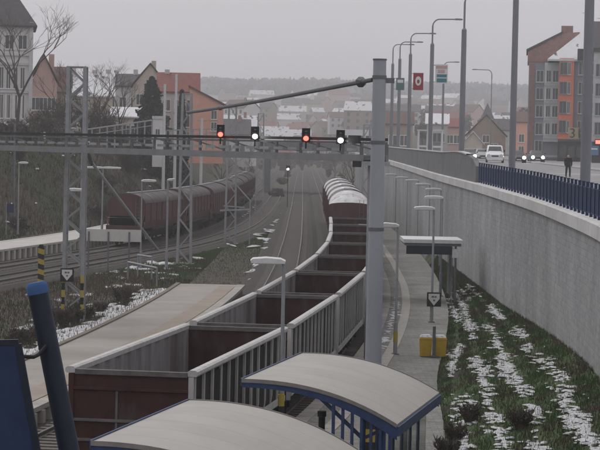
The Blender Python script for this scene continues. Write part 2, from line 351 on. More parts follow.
# ---- platforms
def platform(name, left, right, y0, y1, ztop, mtop, mface, medge, label, slab=1.0, edge_l=False, edge_r=False, rot=0):
    """left/right: functions y -> (x, y)"""
    b = MB(); yy = list(np.arange(y0, y1, 2.0)) + [y1]; rows = []
    for y in yy:
        a, c = left(y), right(y)
        rows.append([(a[0], a[1], -.3), (a[0], a[1], ztop), (a[0]*.5+c[0]*.5, a[1]*.5+c[1]*.5, ztop + .005), (c[0], c[1], ztop), (c[0], c[1], -.3)])
    b.strip(rows)
    n = len(rows[0]); L = (len(rows) - 1) * n
    b.f.append((0, 1, 2, 3, 4)); b.mi.append(0); b.f.append((L+4, L+3, L+2, L+1, L)); b.mi.append(0)
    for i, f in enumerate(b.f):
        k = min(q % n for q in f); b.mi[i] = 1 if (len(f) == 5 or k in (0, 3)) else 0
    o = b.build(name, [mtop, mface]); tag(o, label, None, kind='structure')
    sb = MB(); sb.box(-.30, .14, .012, slab - .012, -.13, .02); sm = sb.mesh('edge_slab', medge)
    for on, fn, sg in ((edge_l, left, -1), (edge_r, right, 1)):
        if not on: continue
        y = y0
        while y < y1 - .6:
            p, q = Vector((*fn(y), ztop)), Vector((*fn(y + slab), ztop)); t = (q - p)
            s = obj('edge_slab', sm, o, p, -math.atan2(t.x, t.y) + (math.pi if sg < 0 else 0))
            if sg < 0: s.location = q
            y += slab
    return o
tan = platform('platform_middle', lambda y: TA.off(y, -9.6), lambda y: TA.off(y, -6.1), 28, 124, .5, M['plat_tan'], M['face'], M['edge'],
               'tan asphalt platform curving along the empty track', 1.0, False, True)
# kerb on its far side, and the precast feet under its track edge
b = MB(); rows = []
for y in np.arange(28, 124.1, 2):
    r = []
    for o, z in ((-9.78, -.3), (-9.78, .56), (-9.56, .56), (-9.56, .5)): x, Y = TA.off(y, o); r.append((x, Y, z))
    rows.append(r)
b.strip(rows); b.build('kerb_edge', M['face'], tan)
fb = MB(); fb.box(-.02, .2, 0, .3, -.28, .36); fm = fb.mesh('support_foot', M['edge'])
for y in np.arange(40, 100, 1.0):
    x, Y = TA.off(y, -6.1); obj('support_foot', fm, tan, (x, Y, 0), -math.atan(TA.slope(y)))
b = MB(); rows = []
for y in np.arange(28, 123.5, 1.5):
    r = []
    for o in (-7.3, -6.9, -6.42): x, Y = TA.off(y, o); r.append((x, Y, .532 if o > -7.2 else .528))
    rows.append(r)
b.strip(rows); b.build('worn_strip', mat('worn_brown_gravel', (.27, .228, .192), (.34, .295, .255), .9, .95, .3, space='World'), tan)
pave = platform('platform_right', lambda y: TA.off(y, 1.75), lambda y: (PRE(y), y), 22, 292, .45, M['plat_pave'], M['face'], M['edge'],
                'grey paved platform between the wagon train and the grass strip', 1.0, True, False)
lb = MB(); lb.box(-.20, .20, .01, 1.19, .0, .012); lm = lb.mesh('warning_slab', M['whiteline'])
for y in np.arange(24, 230, 1.2):
    x, Y = TA.off(y, 2.85)
    if x < PRE(y) - .3: obj('warning_slab', lm, pave, (x, Y, .462), -math.atan(TA.slope(y)))
far_p = platform('platform_left', lambda y: TC.off(y, -7.6), lambda y: TC.off(y, -3.7), 118, 218, .55, M['edge_white'], M['face'], M['edge_white'],
                 'pale concrete platform at the foot of the embankment', 1.0, True, True)
fb = MB(); fb.box(-.02, .16, 0, .4, -.28, .4); fm = fb.mesh('support_foot', M['edge_white'])
for y in np.arange(120, 216, 1.3):
    x, Y = TC.off(y, -3.7); obj('support_foot', fm, far_p, (x, Y, 0), -math.atan(TC.slope(y)))

# ---- road on top of the retaining wall
b = MB(); rows = []
for y in list(np.arange(30, 430, 5)):
    z = WTOP(min(y, 360)) + .12; wx = WALL(min(y, 360))
    rows.append([(wx + .3, y, z + .12), (wx + 3.0, y, z + .12), (wx + 3.003, y, z), (wx + 11, y, z + .06), (wx + 21, y, z), (wx + 60, y, z), (wx + 120, y, z)])
b.strip(rows); rd = b.build('road', [M['asphalt']], smooth=False); tag(rd, 'grey asphalt road above the retaining wall', None, kind='structure')
kb = MB(); kb.box(-.15, .0, .01, 1.99, -.05, .135); km = kb.mesh('kerb_stone', M['kerb'])
for y in np.arange(40, 300, 2.0):
    obj('kerb_stone', km, rd, (WALL(y) + 3.16, y, WTOP(y) + .12), -math.atan(WALL.slope(y)))
mk = MB(); mk.box(-.07, .07, 0, 3, 0, .006); mkm = mk.mesh('lane_mark', M['whiteline'])
for y in np.arange(60, 330, 9.0): obj('lane_mark', mkm, rd, (WALL(y) + 11, float(y), WTOP(y) + .186), -math.atan(WALL.slope(y)))
# far pavement with a pale refuge strip
b = MB(); rows = []
for y in np.arange(120, 300, 4.0):
    z = WTOP(y) + .12
    rows.append([(WALL(y) + 17.5, y, z), (WALL(y) + 17.5, y, z + .14), (WALL(y) + 19.2, y, z + .14), (WALL(y) + 19.2, y, z)])
b.strip(rows); ref = b.build('traffic_island', M['kerb']); tag(ref, 'pale kerbed traffic island in the middle of the road', None, kind='structure')

# ---- retaining wall
wall = thing('retaining_wall', 'long grey rough concrete retaining wall with pale coping below the road', 'wall')
b = MB(); rows = []
for y in np.arange(30, 361, 3.0):
    rows.append([(WALL(y), y, -.4), (WALL(y), y, WTOP(y) + .02), (WALL(y) + .5, y, WTOP(y) + .02), (WALL(y) + .5, y, -.4)])
b.strip(rows); b.build('wall_face', M['wall'], wall)
cb = MB(); cb.prism([(-.10, 0), (.55, 0), (.55, .45), (.42, .47), (-.02, .45), (-.10, .40)], 'y', .008, 1.992); cm = cb.mesh('coping_stone', M['coping'])
y = 32.0
while y < 356:
    p = Vector((WALL(y), y, WTOP(y))); q = Vector((WALL(y + 2), y + 2, WTOP(y + 2))); t = q - p
    o = obj('coping_stone', cm, wall, p); o.rotation_euler = (math.asin(t.z / t.length), 0, -math.atan2(t.x, t.y)); y += 2 / math.hypot(1, WALL.slope(y))
# raised solid parapet beyond the fence
par = thing('parapet_wall', 'tall smooth concrete parapet standing on the coping beyond the blue fence', 'wall')
b = MB(); rows = []; YP0 = 121.5
PT = Path([(121.5, 7.35), (124, 7.75), (128, 7.93), (150, 8.0), (190, 8.12), (242, 8.27), (360, 8.6)])
for y in [121.5, 122, 123, 124, 126, 128, 131] + list(np.arange(135, 358, 4.0)):
    x = WALL(y); z0 = WTOP(y) + .44
    rows.append([(x + .06, y, z0), (x + .06, y, PT(y)), (x + .34, y, PT(y)), (x + .34, y, z0)])
b.strip(rows); b.f.append((0, 1, 2, 3)); b.mi.append(0); b.build('parapet_body', M['parapet'], par)
b = MB(); rows = []
for y in [128, 131] + list(np.arange(135, 358, 4.0)):
    x = WALL(y); z = PT(y) + .003
    rows.append([(x + .02, y, z), (x + .02, y, z + .07), (x + .38, y, z + .07), (x + .38, y, z)])
b.strip(rows); b.build('parapet_cap', M['coping'], par)

# ---- blue fence
fence = thing('blue_fence', 'dark blue metal fence of posts and panels on the wall coping', 'fence', (WALL(60), 60, WTOP(60) + .45))
fl = fence.location
pb = MB(); pb.box(-.045, .045, -.045, .045, 0, 1.06); pb.box(-.06, .06, -.06, .06, 1.06, 1.085); pm_ = pb.mesh('post', M['navy'])
PITCHF = 1.42
vb = MB()
for i in range(12): vb.box(-.012, .012, .06 + i * .1175, .06 + i * .1175 + .075, .14, .90)
vb.box(-.02, .02, .045, PITCHF - .045, .11, .15); vb.box(-.02, .02, .045, PITCHF - .045, .88, .92)
vm = vb.mesh('bar_panel', M['navy'])
y = 40.0; prev = None
while y < 121:
    x = WALL(y) + .2; z = WTOP(y) + .45
    a = math.atan(WALL.slope(y))
    obj('post', pm_, fence, Vector((x, y, z)) - fl, -a)
    y2 = y + PITCHF / math.hypot(1, WALL.slope(y))
    if y2 < 121.4:
        q = obj('bar_panel', vm, fence, Vector((x, y, z)) - fl); t = Vector((WALL(y2) + .2 - x, y2 - y, WTOP(y2) - WTOP(y)))
        q.rotation_euler = (math.asin(t.z / t.length), 0, -math.atan2(t.x, t.y))
    y = y2

# ---- grass strip between platform and wall
def strip_z(y, t): return float(.40 + (.72 + .85 * (1 - sst(60, 108, y))) * min(1, max(0, t)) ** 1.15)
b = MB(); rows = []
for y in np.arange(22, 160, 1.2):
    a, c = PRE(y), WALL(y) + .05
    rows.append([(a + (c - a) * t, y, strip_z(y, t) + .09 * noise.noise(Vector((y * .9, t * 6, 0))) * (0 < t < 1)) for t in np.linspace(0, 1, 13)])
b.strip(rows); gs = b.build('grass_strip', M['grassbed'], smooth=True); tag(gs, 'sloping grass strip at the foot of the retaining wall', None, kind='structure')

def blades(name, pts, hmin, hmax, wd, m, label, lean=.5, cat='grass', per=1):
    pts = np.asarray(pts, float); n = len(pts)
    an = nr.uniform(0, 2 * np.pi, n); hh = nr.uniform(hmin, hmax, n); w = wd * nr.uniform(.6, 1.4, n)
    la = nr.uniform(0, 2 * np.pi, n); ll = hh * nr.uniform(.1, lean, n)
    dx, dy = np.cos(an) * w, np.sin(an) * w
    v = np.empty((n, 3, 3))
    v[:, 0] = pts + np.stack([dx, dy, -.02 + 0 * dx], 1); v[:, 1] = pts - np.stack([dx, dy, .02 + 0 * dx], 1)
    v[:, 2] = pts + np.stack([np.cos(la) * ll, np.sin(la) * ll, hh], 1)
    me = bpy.data.meshes.new(name); me.vertices.add(n * 3); me.vertices.foreach_set('co', v.reshape(-1))
    me.loops.add(n * 3); me.loops.foreach_set('vertex_index', np.arange(n * 3, dtype=np.int32))
    me.polygons.add(n); me.polygons.foreach_set('loop_start', np.arange(0, n * 3, 3, dtype=np.int32))
    me.materials.append(m); me.update(); me.validate()
    return tag(obj(name, me), label, cat, kind='stuff')
NBUMP = [(nr.uniform(-1, 1), nr.uniform(-1, 1), nr.uniform(0, 6.28)) for _ in range(6)]
def patch(x, y, k):
    return noise.noise(Vector((x * k, y * k * .6, 3.1))) + .4 * noise.noise(Vector((x * k * 2.7, y * k * 1.9, 7.7)))
# rows of snow lie between planted rows: t positions across the strip
SROW = [.14, .33, .55, .78]
pts_g, pts_d = [], []
for _ in range(110000):
    y = 44 + (nr.random() ** 1.15) * 106; t = nr.random(); a, c = PRE(y), WALL(y)
    near = min(abs(t - s) for s in SROW)
    if nr.random() < .75 * math.exp(-(near / .045) ** 2): continue
    x = a + (c - a) * t; p = (x, y, strip_z(y, t))
    (pts_d if patch(x, y, .9) > .12 else pts_g).append(p)
blades('strip_grass', pts_g, .03, .15, .012, M['grass'], 'green winter grass on the strip below the retaining wall')
blades('strip_dead_grass', pts_d, .04, .17, .012, M['deadgrass'], 'brown dead tufts on the strip below the retaining wall')

def snow_blobs(name, pts, label, mt=None):
    """pts: (x, y, z, rx, ry, h) low melted lumps with a ragged outline"""
    b = MB()
    for x, y, z, rx, ry, h in pts:
        n = 11; ph = nr.uniform(0, 6.28); rot = nr.uniform(-.5, .5)
        vs = [(x, y, z + h)]; rr_ = [1 + .3 * math.sin(2 * (2*math.pi*i/n) + ph) + nr.uniform(-.28, .28) for i in range(n)]
        for q, hz in ((.55, .85), (1.0, -.12)):
            for i in range(n):
                an = 2 * math.pi * i / n; lx, ly = math.cos(an) * rx * rr_[i] * q, math.sin(an) * ry * rr_[i] * q
                vs.append((x + lx * math.cos(rot) - ly * math.sin(rot), y + lx * math.sin(rot) + ly * math.cos(rot), z + h * hz * (nr.uniform(.6, 1.3) if q < 1 else 1)))
        fs = [(0, 1 + i, 1 + (i + 1) % n) for i in range(n)] + [(1 + i, 1 + n + i, 1 + n + (i + 1) % n, 1 + (i + 1) % n) for i in range(n)]
        b.add(vs, fs)
    return tag(b.build(name, mt or M['snow'], smooth=True), label, 'snow', kind='stuff')
pts = []
for s in SROW:
    for _ in range(58):
        y0_ = 45 + (nr.random() ** 1.2) * 74; t0_ = s + nr.normal(0, .014) + .03 * math.sin(y0_ * .35 + s * 20); big = nr.uniform(.5, 1.5)
        if patch(y0_ * .5, s * 40, .55) < -.1: continue
        for _k in range(int(5 + 7 * big)):
            y = y0_ + nr.normal(0, .95 * big); a, c = PRE(y), WALL(y); x = a + (c - a) * t0_ + nr.normal(0, .10 * big); t = (x - a) / (c - a)
            pts.append((x, y, strip_z(y, t) + .02, nr.uniform(.04, .16), nr.uniform(.08, .34), nr.uniform(.01, .04)))
for _ in range(70):
    y = 45 + nr.random() ** 1.5 * 45; t = nr.random() * .95; a, c = PRE(y), WALL(y)
    pts.append((a + (c - a) * t, y, strip_z(y, t) + .02, nr.uniform(.02, .08), nr.uniform(.04, .16), nr.uniform(.008, .025)))
snow_blobs('strip_snow', pts, 'rows of old melting snow on the grass strip by the wall')
# snow left on the yard
pts = []
for _ in range(420):
    y = nr.uniform(62, 122); o = -9.9 - abs(nr.normal(0, .42)) * (1 + .6 * math.sin(y * .5)); x, Y = TA.off(y, o)
    if patch(y * 1.3, 3, .8) < -.35: continue
    pts.append((x, Y, terrain(x, Y), nr.uniform(.15, .5), nr.uniform(.25, .9), nr.uniform(.03, .11)))
for _ in range(75):
    y = nr.uniform(78, 165); x = TA.off(y, -10)[0] - nr.uniform(.5, 8)
    
    for _k in range(3): pts.append((x + nr.normal(0, .25), y + nr.normal(0, .6), terrain(x, y), nr.uniform(.08, .35), nr.uniform(.2, .9), nr.uniform(.02, .08)))
for px_, py_, rx, ry in ((268,240,.5,1.6),(268,248,.4,1.0),(262,265,.35,1.2),(258,272,.4,1.5),(256,280,.5,1.6),(270,284,.4,.9),(262,289,.3,.8),(212,248,.6,1.2),(218,238,1.0,2.0),(233,234,.7,2.2),(205,240,.8,1.5),(150,263,1.0,1.4),(195,258,.6,1.0),(130,268,.8,1.0),(247,226,.8,2.6),(285,232,.2,1.6)):
    p = atz(px_, py_, -.2)
    for _ in range(4): pts.append((p.x + nr.normal(0, rx * .5), p.y + nr.normal(0, ry * .6), -.22, rx * nr.uniform(.4, .8), ry * nr.uniform(.4, .9), nr.uniform(.06, .16)))
for _ in range(60):
    y = nr.uniform(185, 330); x = nr.choice([-6.2, -3.6, -3.0, -1.3]) + nr.normal(0, .4)
    pts.append((x, y, -.12, nr.uniform(.08, .25), nr.uniform(.5, 2), .06))
for _ in range(90):
    y = nr.uniform(78, 118); x, Y = TA.off(y, 2.25 + abs(nr.normal(0, .12))); pts.append((x, Y, .465, nr.uniform(.03, .12), nr.uniform(.1, .6), .02))
snow_blobs('yard_snow', pts, 'patches of old snow on the railway yard soil')
# snow and frost on the embankment and beside the far platform
pts = []
for _ in range(26):
    y = nr.uniform(190, 300); x = TOE(y) - nr.uniform(1, 12); pts.append((x, y, terrain(x, y), nr.uniform(.1, .35), nr.uniform(.2, .6), .1))
snow_blobs('embankment_snow', pts, 'thin scraps of snow on the embankment')
# dead grass over the yard and the embankment
pts_d, pts_g = [], []
for _ in range(52000):
    y = nr.uniform(70, 182); x0_ = TA.off(y, -9.9)[0]; x1_ = TC.off(y, 6.6)[0]
    if x1_ > x0_: continue
    x = x0_ - nr.random() * (x0_ - x1_)
    (pts_g if patch(x, y, .25) > (.35 if y < 140 else -.1) else pts_d).append((x, y, terrain(x, y)))
for _ in range(16000):
    y = nr.uniform(124, 260); x0_ = TA.off(y, -6.8)[0]; x1_ = TC.off(y, 6.6)[0]
    if x1_ > x0_: continue
    pts_g.append((x0_ - nr.random() * (x0_ - x1_), y, -.25))
blades('yard_dead_grass', pts_d, .05, .28, .02, M['deadgrass'], 'brown dead grass between the platform and the left tracks')
blades('yard_grass', pts_g, .05, .18, .02, M['grass'], 'short green grass beside the empty track')
pts_d = []
for _ in range(70000):
    y = nr.uniform(165, 330); x = TOE(y) - .4 - nr.random() * 15
    pts_d.append((x, y, terrain(x, y)))
blades('embankment_dead_grass', pts_d, .12, .6, .035, M['hillgrass'], 'matted dead grass covering the embankment')

#PART3
# ================================================================== WAGONS
def along(path, y, s):
    """y reached after walking s metres along the path"""
    n = max(1, int(abs(s) / .5)); st = s / n
    for _ in range(n): y += st / math.hypot(1, path.slope(y))
    return y
def wheel_mesh():
    b = MB(); b.tube([(-.07, 0, .615), (.07, 0, .615)], .46, 16); b.tube([(.055, 0, .615), (.11, 0, .615)], .17, 10); return b.mesh('wheel', M['wag_dark'])
WHEEL = wheel_mesh()
def bogie_mesh():
    b = MB()
    for s in (-1, 1):
        b.prism([(-1.35, .62), (-1.2, .82), (-.5, .78), (-.35, .42), (.35, .42), (.5, .78), (1.2, .82), (1.35, .62), (1.3, .5), (.6, .5), (.45, .34), (-.45, .34), (-.6, .5), (-1.3, .5)], 'x', s * .98 - .06, s * .98 + .06)
        for y in (-.9, .9): b.box(s * .98 - .1, s * .98 + .1, y - .14, y + .14, .48, .74)
    b.box(-.98, .98, -.2, .2, .6, .86); return b.mesh('bogie', M['wag_dark'])
BOGIE = bogie_mesh()
def add_bogies(t, yb):
    for y in (-yb, yb):
        q = obj('bogie', BOGIE, t, (0, y, 0))
        for wy in (-.9, .9):
            for sx in (-1, 1): obj('wheel', WHEEL, q, (sx * .76, wy, 0), 0 if sx > 0 else math.pi)
def buf_mesh():
    b = MB(); b.tube([(0, 0, 0), (0, .36, 0)], .09, 8); b.tube([(0, .36, 0), (0, .42, 0)], .22, 12); return b.mesh('buffer', M['wag_dark'])
BUF = buf_mesh()
def add_buffers(t, L):
    for e in (-1, 1):
        for sx in (-.875, .875): obj('buffer', BUF, t, (sx, e * L, 1.05), 0 if e > 0 else math.pi)

def open_wagon():
    t = thing('open_wagon', 'x', 'wagon', group='open wagons of the long train')
    HL = 6.42
    MB().box(-1.25, 1.25, -HL, HL, .92, 1.2).build('underframe', M['wag_dark'], t)
    MB().box(-1.36, 1.36, -HL + .05, HL - .05, 1.2, 1.26).build('floor', M['wag_dark'], t)
    for s in (-1, 1):
        b = MB(); a, c = s * 1.36, s * 1.40
        b.box(min(a, c), max(a, c), -HL, HL, 1.2, 3.09); b.build('side_wall', M['wag_dark'], t)
        # inner sheet with pressed panels
        b = MB(); rows = []; y = -HL + .06; k = 0
        while y < HL - .06:
            d = .0 if k % 2 else .05
            rows.append([(s * (1.355 - d), y, 1.26), (s * (1.355 - d), y, 3.08)]); rows.append([(s * (1.355 - d), min(y + .5, HL - .06), 1.26), (s * (1.355 - d), min(y + .5, HL - .06), 3.08)])
            y += .56; k += 1
        b.strip(rows); b.build('inner_sheet', M['wag_in'], t)
        b = MB(); b.prism([(s*1.30, 3.06), (s*1.50, 3.06), (s*1.525, 3.10), (s*1.52, 3.17), (s*1.46, 3.205), (s*1.34, 3.205), (s*1.29, 3.17)], 'y', -HL - .03, HL + .03)
        b.build('top_rail', M['wag_rim'], t)
        b = MB(); b.box(min(s*1.40, s*1.47), max(s*1.40, s*1.47), -HL, HL, 1.12, 1.28); b.build('sill_rail', M['wag_rib'], t)
        rb = MB(); rb.prism([(0, 1.28), (s*.03, 1.28), (s*.06, 1.5), (s*.06, 3.06), (0, 3.06)], 'y', -.05, .05); rm = rb.mesh('rib', M['wag_rib'])
        for i in range(13): obj('rib', rm, t, (s * 1.40, -HL + .1 + i * (2 * HL - .2) / 12, 0))
        hb = MB(); hb.box(min(s*1.405, s*1.425), max(s*1.405, s*1.425), -.75, .75, 1.35, 2.95); hm = hb.mesh('side_door', M['wag_dark'])
        for y in (-3.2, 3.2): obj('side_door', hm, t, (0, y, 0))
    for e in (-1, 1):
        b = MB(); b.box(-1.36, 1.36, min(e*HL, e*(HL-.05)), max(e*HL, e*(HL-.05)), .95, 3.06); ew = b.build('end_wall', M['wag_red'], t)
        b = MB(); b.box(-1.29, 1.29, min(e*(HL+.06), e*(HL-.10)), max(e*(HL+.06), e*(HL-.10)), 3.04, 3.15); b.build('end_rail', M['wag_rim2'], t)
        for z, h in ((2.72, .10), (2.0, .08), (1.55, .08)):
            MB().prism([(e*HL, z - h/2), (e*(HL+.07), z - h/4), (e*(HL+.07), z + h/4), (e*HL, z + h/2)], 'x', -1.32, 1.32).build('stiffener', M['wag_rim2'] if z < 2.1 else M['wag_red'], ew)
        for x in (-1.38, 1.38): MB().box(x - .06, x + .06, min(e*HL, e*(HL+.05)), max(e*HL, e*(HL+.05)), 1.0, 3.05).build('corner_post', M['wag_rib'] if x > 0 else M['wag_red'], t)
        MB().box(-.35, -.30, min(e*HL, e*(HL+.03)), max(e*HL, e*(HL+.03)), 1.3, 2.68).build('stiffener', M['wag_rim2'], ew)
        MB().box(-1.30, 1.30, min(e*HL, e*(HL+.09)), max(e*HL, e*(HL+.09)), .85, 1.14).build('buffer_beam', M['wag_dark'], t)
    add_buffers(t, HL + .09); add_bogies(t, 4.5)
    return t
W0 = open_wagon()
OLAB = ['nearest open wagon of the long train, its dark red end wall showing', 'second open wagon from the camera, behind the tan and blue shelter',
        'third open wagon from the camera in the long train', 'fourth open wagon from the camera in the long train', 'fifth open wagon from the camera in the long train',
        'sixth open wagon from the camera in the long train', 'seventh open wagon, third from the tall covered red wagon', 'eighth open wagon, next but one before the tall covered red wagon',
        'last open wagon, coupled to the tall covered red wagon']
yw = 50.45
NOPEN = 8
ol = OLAB[:6] + ['seventh open wagon from the camera in the long train', 'last open wagon, coupled to the covered red wagon with snowy roof']
for i in range(NOPEN):
    o = W0 if i == 0 else copy_tree(W0)
    ym = along(TA, yw, 6.42); o.location = (TA(ym), ym, 0); o.rotation_euler = (0, 0, -math.atan(TA.slope(ym))); o['label'] = ol[i]
    yw = along(TA, yw, 14.04)

def hopper_wagon(roofmat, HL, top, eave, hip=0):
    t = thing('hopper_wagon', 'x', 'wagon')
    MB().box(-1.2, 1.2, -HL, HL, .92, 1.2).build('underframe', M['wag_dark'], t)
    SL = HL - 1.15
    for s in (-1, 1):
        b = MB(); a, c = s * 1.40, s * 1.46
        b.strip([[(s*1.30, -SL, 1.45), (s*1.46, -SL, 2.0), (s*1.46, -SL, eave)], [(s*1.30, SL, 1.45), (s*1.46, SL, 2.0), (s*1.46, SL, eave)]]); b.build('side_wall', M['hop_red'], t)
        rb = MB(); rb.prism([(s*1.46, 2.0), (s*1.53, 2.05), (s*1.53, eave - .03), (s*1.46, eave - .03)], 'y', -.06, .06); rm = rb.mesh('rib', M['hop_red'])
        n = int(2 * SL / 2.2)
        for i in range(n + 1): obj('rib', rm, t, (0, -SL + .08 + i * (2 * SL - .16) / n, 0))
        ch = MB(); ch.prism([(s*.4, 1.2), (s*1.35, 1.45), (s*1.42, 1.3), (s*1.1, .7), (s*.9, .7)], 'y', -SL * .55, SL * .55); ch.build('discharge_chute', M['wag_dark'], t)
    # arched roof
    b = MB(); rows = []
    prof = [(1.50 * math.cos(a), eave + (top - eave) * math.sin(a)) for a in np.linspace(0, math.pi, 15)]
    for y in (list(np.linspace(-SL - .05, SL + .05, 9)) if not hip else [-SL - .05, -SL + hip * .4, -SL + hip] + list(np.linspace(-SL + hip * 2, SL - hip, 6)) + [SL - hip * .4, SL + .05]):
        f = 1.0 if not hip else .18 + .82 * math.sin(min(1, (SL + .05 - abs(y)) / hip) * math.pi / 2)
        rows.append([(x, y, eave + (z - eave) * f) for x, z in prof])
    b.strip(rows); r = b.build('roof', roofmat, t, smooth=True)
    hb = MB(); hb.prism([(1.515 * math.cos(a), eave + (top - eave + .02) * math.sin(a)) for a in np.linspace(0, math.pi, 15)] + [(1.47 * math.cos(a), eave + (top - eave - .03) * math.sin(a)) for a in np.linspace(math.pi, 0, 15)], 'y', -.04, .04)
    hm = hb.mesh('roof_hoop', M['hop_roof'])
    for y in np.linspace(-SL + hip * 1.1, SL - hip * 1.1, 6): obj('roof_hoop', hm, r, (0, float(y), 0))
    MB().box(-.3, .3, -SL + .4 + hip, SL - .4 - hip, top - .02, top + .05).build('roof_walkway', M['galv_dark'], r)
    for e in (-1, 1):
        # end: arched red sheet above, sloping hopper plate below, dark opening under it
        b = MB(); b.prism([(x, z) for x, z in [(1.46, 2.6), (-1.46, 2.6)][::-1]] and ([(-1.46, 2.45)] + [(1.46, 2.45)] + [(1.46 * math.cos(a), eave + (top - eave - .04) * (.17 if hip else 1) * math.sin(a)) for a in np.linspace(0, math.pi, 13)]), 'y', min(e*SL, e*(SL+.05)), max(e*SL, e*(SL+.05)))
        b.build('end_sheet', M['hop_red'], t)
        b = MB(); b.strip([[(-1.44, e*SL, 2.47), (1.44, e*SL, 2.47)], [(-1.1, e*(SL-1.5), 1.2), (1.1, e*(SL-1.5), 1.2)]]); b.build('hopper_slope', M['wag_dark'], t)
        for x in (-1.36, 1.36): MB().bar((x, e*(SL+.02), 2.5), (x, e*(HL-.06), 1.2), .1).build('end_strut', M['hop_red'], t)
        MB().box(-1.38, 1.38, min(e*(HL-.1), e*HL), max(e*(HL-.1), e*HL), 1.2, 1.75).build('end_board', M['hop_red'], t)
        b = MB(); b.tube([(-1.3, e*(HL-.05), 1.75), (-1.3, e*(HL-.05), 2.35), (1.3, e*(HL-.05), 2.35), (1.3, e*(HL-.05), 1.75)], .025, 6); b.build('handrail', M['galv'], t)
        b = MB()
        for x in (.75, 1.05): b.bar((x, e*(SL+.08), 1.3), (x, e*(SL+.08), eave + .4), .035)
        for k in range(7): b.bar((.75, e*(SL+.08), 1.5 + k*.32), (1.05, e*(SL+.08), 1.5 + k*.32), .03)
        b.build('ladder', M['galv_dark'], t)
        MB().box(-1.25, 1.25, min(e*HL, e*(HL+.08)), max(e*HL, e*(HL+.08)), .85, 1.16).build('buffer_beam', M['wag_dark'], t)
    add_buffers(t, HL + .08); add_bogies(t, HL - 2.2)
    return t
# left train
HL1 = 9.55
HW = hopper_wagon(M['hop_roof'], HL1, 4.22, 3.45)
yl = 175.2
LL = ['nearest red hopper wagon of the left train, its open end showing', 'second red hopper wagon of the left train', 'third red hopper wagon of the left train',
      'fourth red hopper wagon of the left train', 'fifth red hopper wagon of the left train', 'sixth red hopper wagon of the left train', 'seventh hopper wagon of the left train, far under the gantry', 'last hopper wagon of the left train, farthest under the gantry']
for i in range(8):
    o = HW if i == 0 else copy_tree(HW)
    ym = along(TC, yl, HL1); o.location = (TC(ym), ym, 0); o.rotation_euler = (0, 0, -math.atan(TC.slope(ym)))
    tag(o, LL[i], 'wagon', 'red hopper wagons of the left train'); yl = along(TC, yl, 2 * HL1 + .95)
# tail of the long train: taller covered wagons with snow on the roofs
HL2 = 7.3
HS = hopper_wagon(M['hop_snow'], HL2, 5.0, 3.95, 2.6)
yl = along(TA, yw, 2.2)
SLB = ['covered red wagon with snowy round roof, first behind the open wagons', 'covered wagon with snowy round roof, second behind the open wagons', 'covered wagon with snowy round roof, third behind the open wagons',
       'covered wagon with snowy round roof, fourth behind the open wagons', 'covered wagon with round roof, last of the long train in view']
for i in range(5):
    o = HS if i == 0 else copy_tree(HS)
    ym = along(TA, yl, HL2); o.location = (TA(ym), ym, 0); o.rotation_euler = (0, 0, -math.atan(TA.slope(ym)))
    tag(o, SLB[i], 'wagon', 'covered wagons at the tail of the long train'); yl = along(TA, yl, 2 * HL2 + .95)

# ================================================================== MASTS, GANTRY, POLES
def lattice_mast(x, y, ztop, w0, w1, label, stripes=False, z0=-.25, pitch=1.0, m='galv'):
    t = thing('lattice_mast', label, 'mast', (x, y, z0), group='lattice catenary masts'); h = ztop - z0
    def hw(z): return (w0 + (w1 - w0) * z / h) / 2
    lw = .15
    for sx in (-1, 1):
        for sy in (-1, 1):
            MB().bar((sx * hw(0), sy * hw(0), 0), (sx * hw(h), sy * hw(h), h), lw).build('leg', M[m], t)
    n = max(4, int(h / pitch))
    for fx, fy in ((0, -1), (0, 1), (-1, 0), (1, 0)):
        b = MB()
        for i in range(n):
            za, zb = h * i / n, h * (i + 1) / n; s = 1 if i % 2 else -1
            if fy: pa, pb = (-s * hw(za), fy * hw(za), za), (s * hw(zb), fy * hw(zb), zb)
            else: pa, pb = (fx * hw(za), -s * hw(za), za), (fx * hw(zb), s * hw(zb), zb)
            b.bar(pa, pb, .07)
        b.build('bracing', M[m], t)
    MB().box(-w0 * .75, w0 * .75, -w0 * .75, w0 * .75, -.15, .06).build('footing', M['edge'], t)
    MB().box(-hw(h) - .08, hw(h) + .08, -hw(h) - .08, hw(h) + .08, h, h + .06).build('head_plate', M[m], t)
    if stripes:
        for sx in (-1, 1):
            for k in range(6):
                z = .35 + k * .32; q = hw(z + .15) * sx
                MB().box(q - .075, q + .075, -hw(z) - .09, -hw(z) + .08, z, z + .32).build('hazard_band', M['paint_y'] if k % 2 else M['paint_k'], t)
    return t
p = atz(73, 330, -.25); P1 = p
lattice_mast(p.x, p.y, 11.55, .86, .74, 'nearest lattice mast with yellow and black banded legs', True, z0=terrain(p.x, p.y) - .05, pitch=.68)
m2 = atz(184, 264, -.25); lattice_mast(m2.x, m2.y, 11.7, .95, .6, 'second lattice mast, in front of the red hopper train')
m3 = atz(230, 244, -.25); lattice_mast(m3.x, m3.y, 11.6, .9, .6, 'third lattice mast, with a pale bar across it')
m4 = atz(259, 218, -.25); lattice_mast(m4.x, m4.y, 11.8, .95, .6, 'fourth lattice mast, farthest along the left train')
p = atd(364.5, 240, 192); lattice_mast(p.x, p.y, 10.1, .75, .5, 'lattice mast beside the snowy covered wagons')
# pale bar and stay on the third mast
b = MB(); b.bar((m3.x - .9, m3.y - .55, 2.6), (m3.x + 1.7, m3.y - .5, 2.75), .14); b.bar((m3.x - .6, m3.y - .55, 3.0), (m3.x + 1.2, m3.y - .5, 2.9), .1)
b.bar((m3.x + .1, m3.y - .5, 5.2), (m3.x + 1.75, m3.y - .5, 3.4), .1); b.bar((m3.x + 1.65, m3.y - .5, -.25), (m3.x + 1.65, m3.y - .5, 3.4), .09)
tag(b.build('barrier_frame', M['galv']), 'pale steel bar frame fixed in front of the third lattice mast', 'frame')

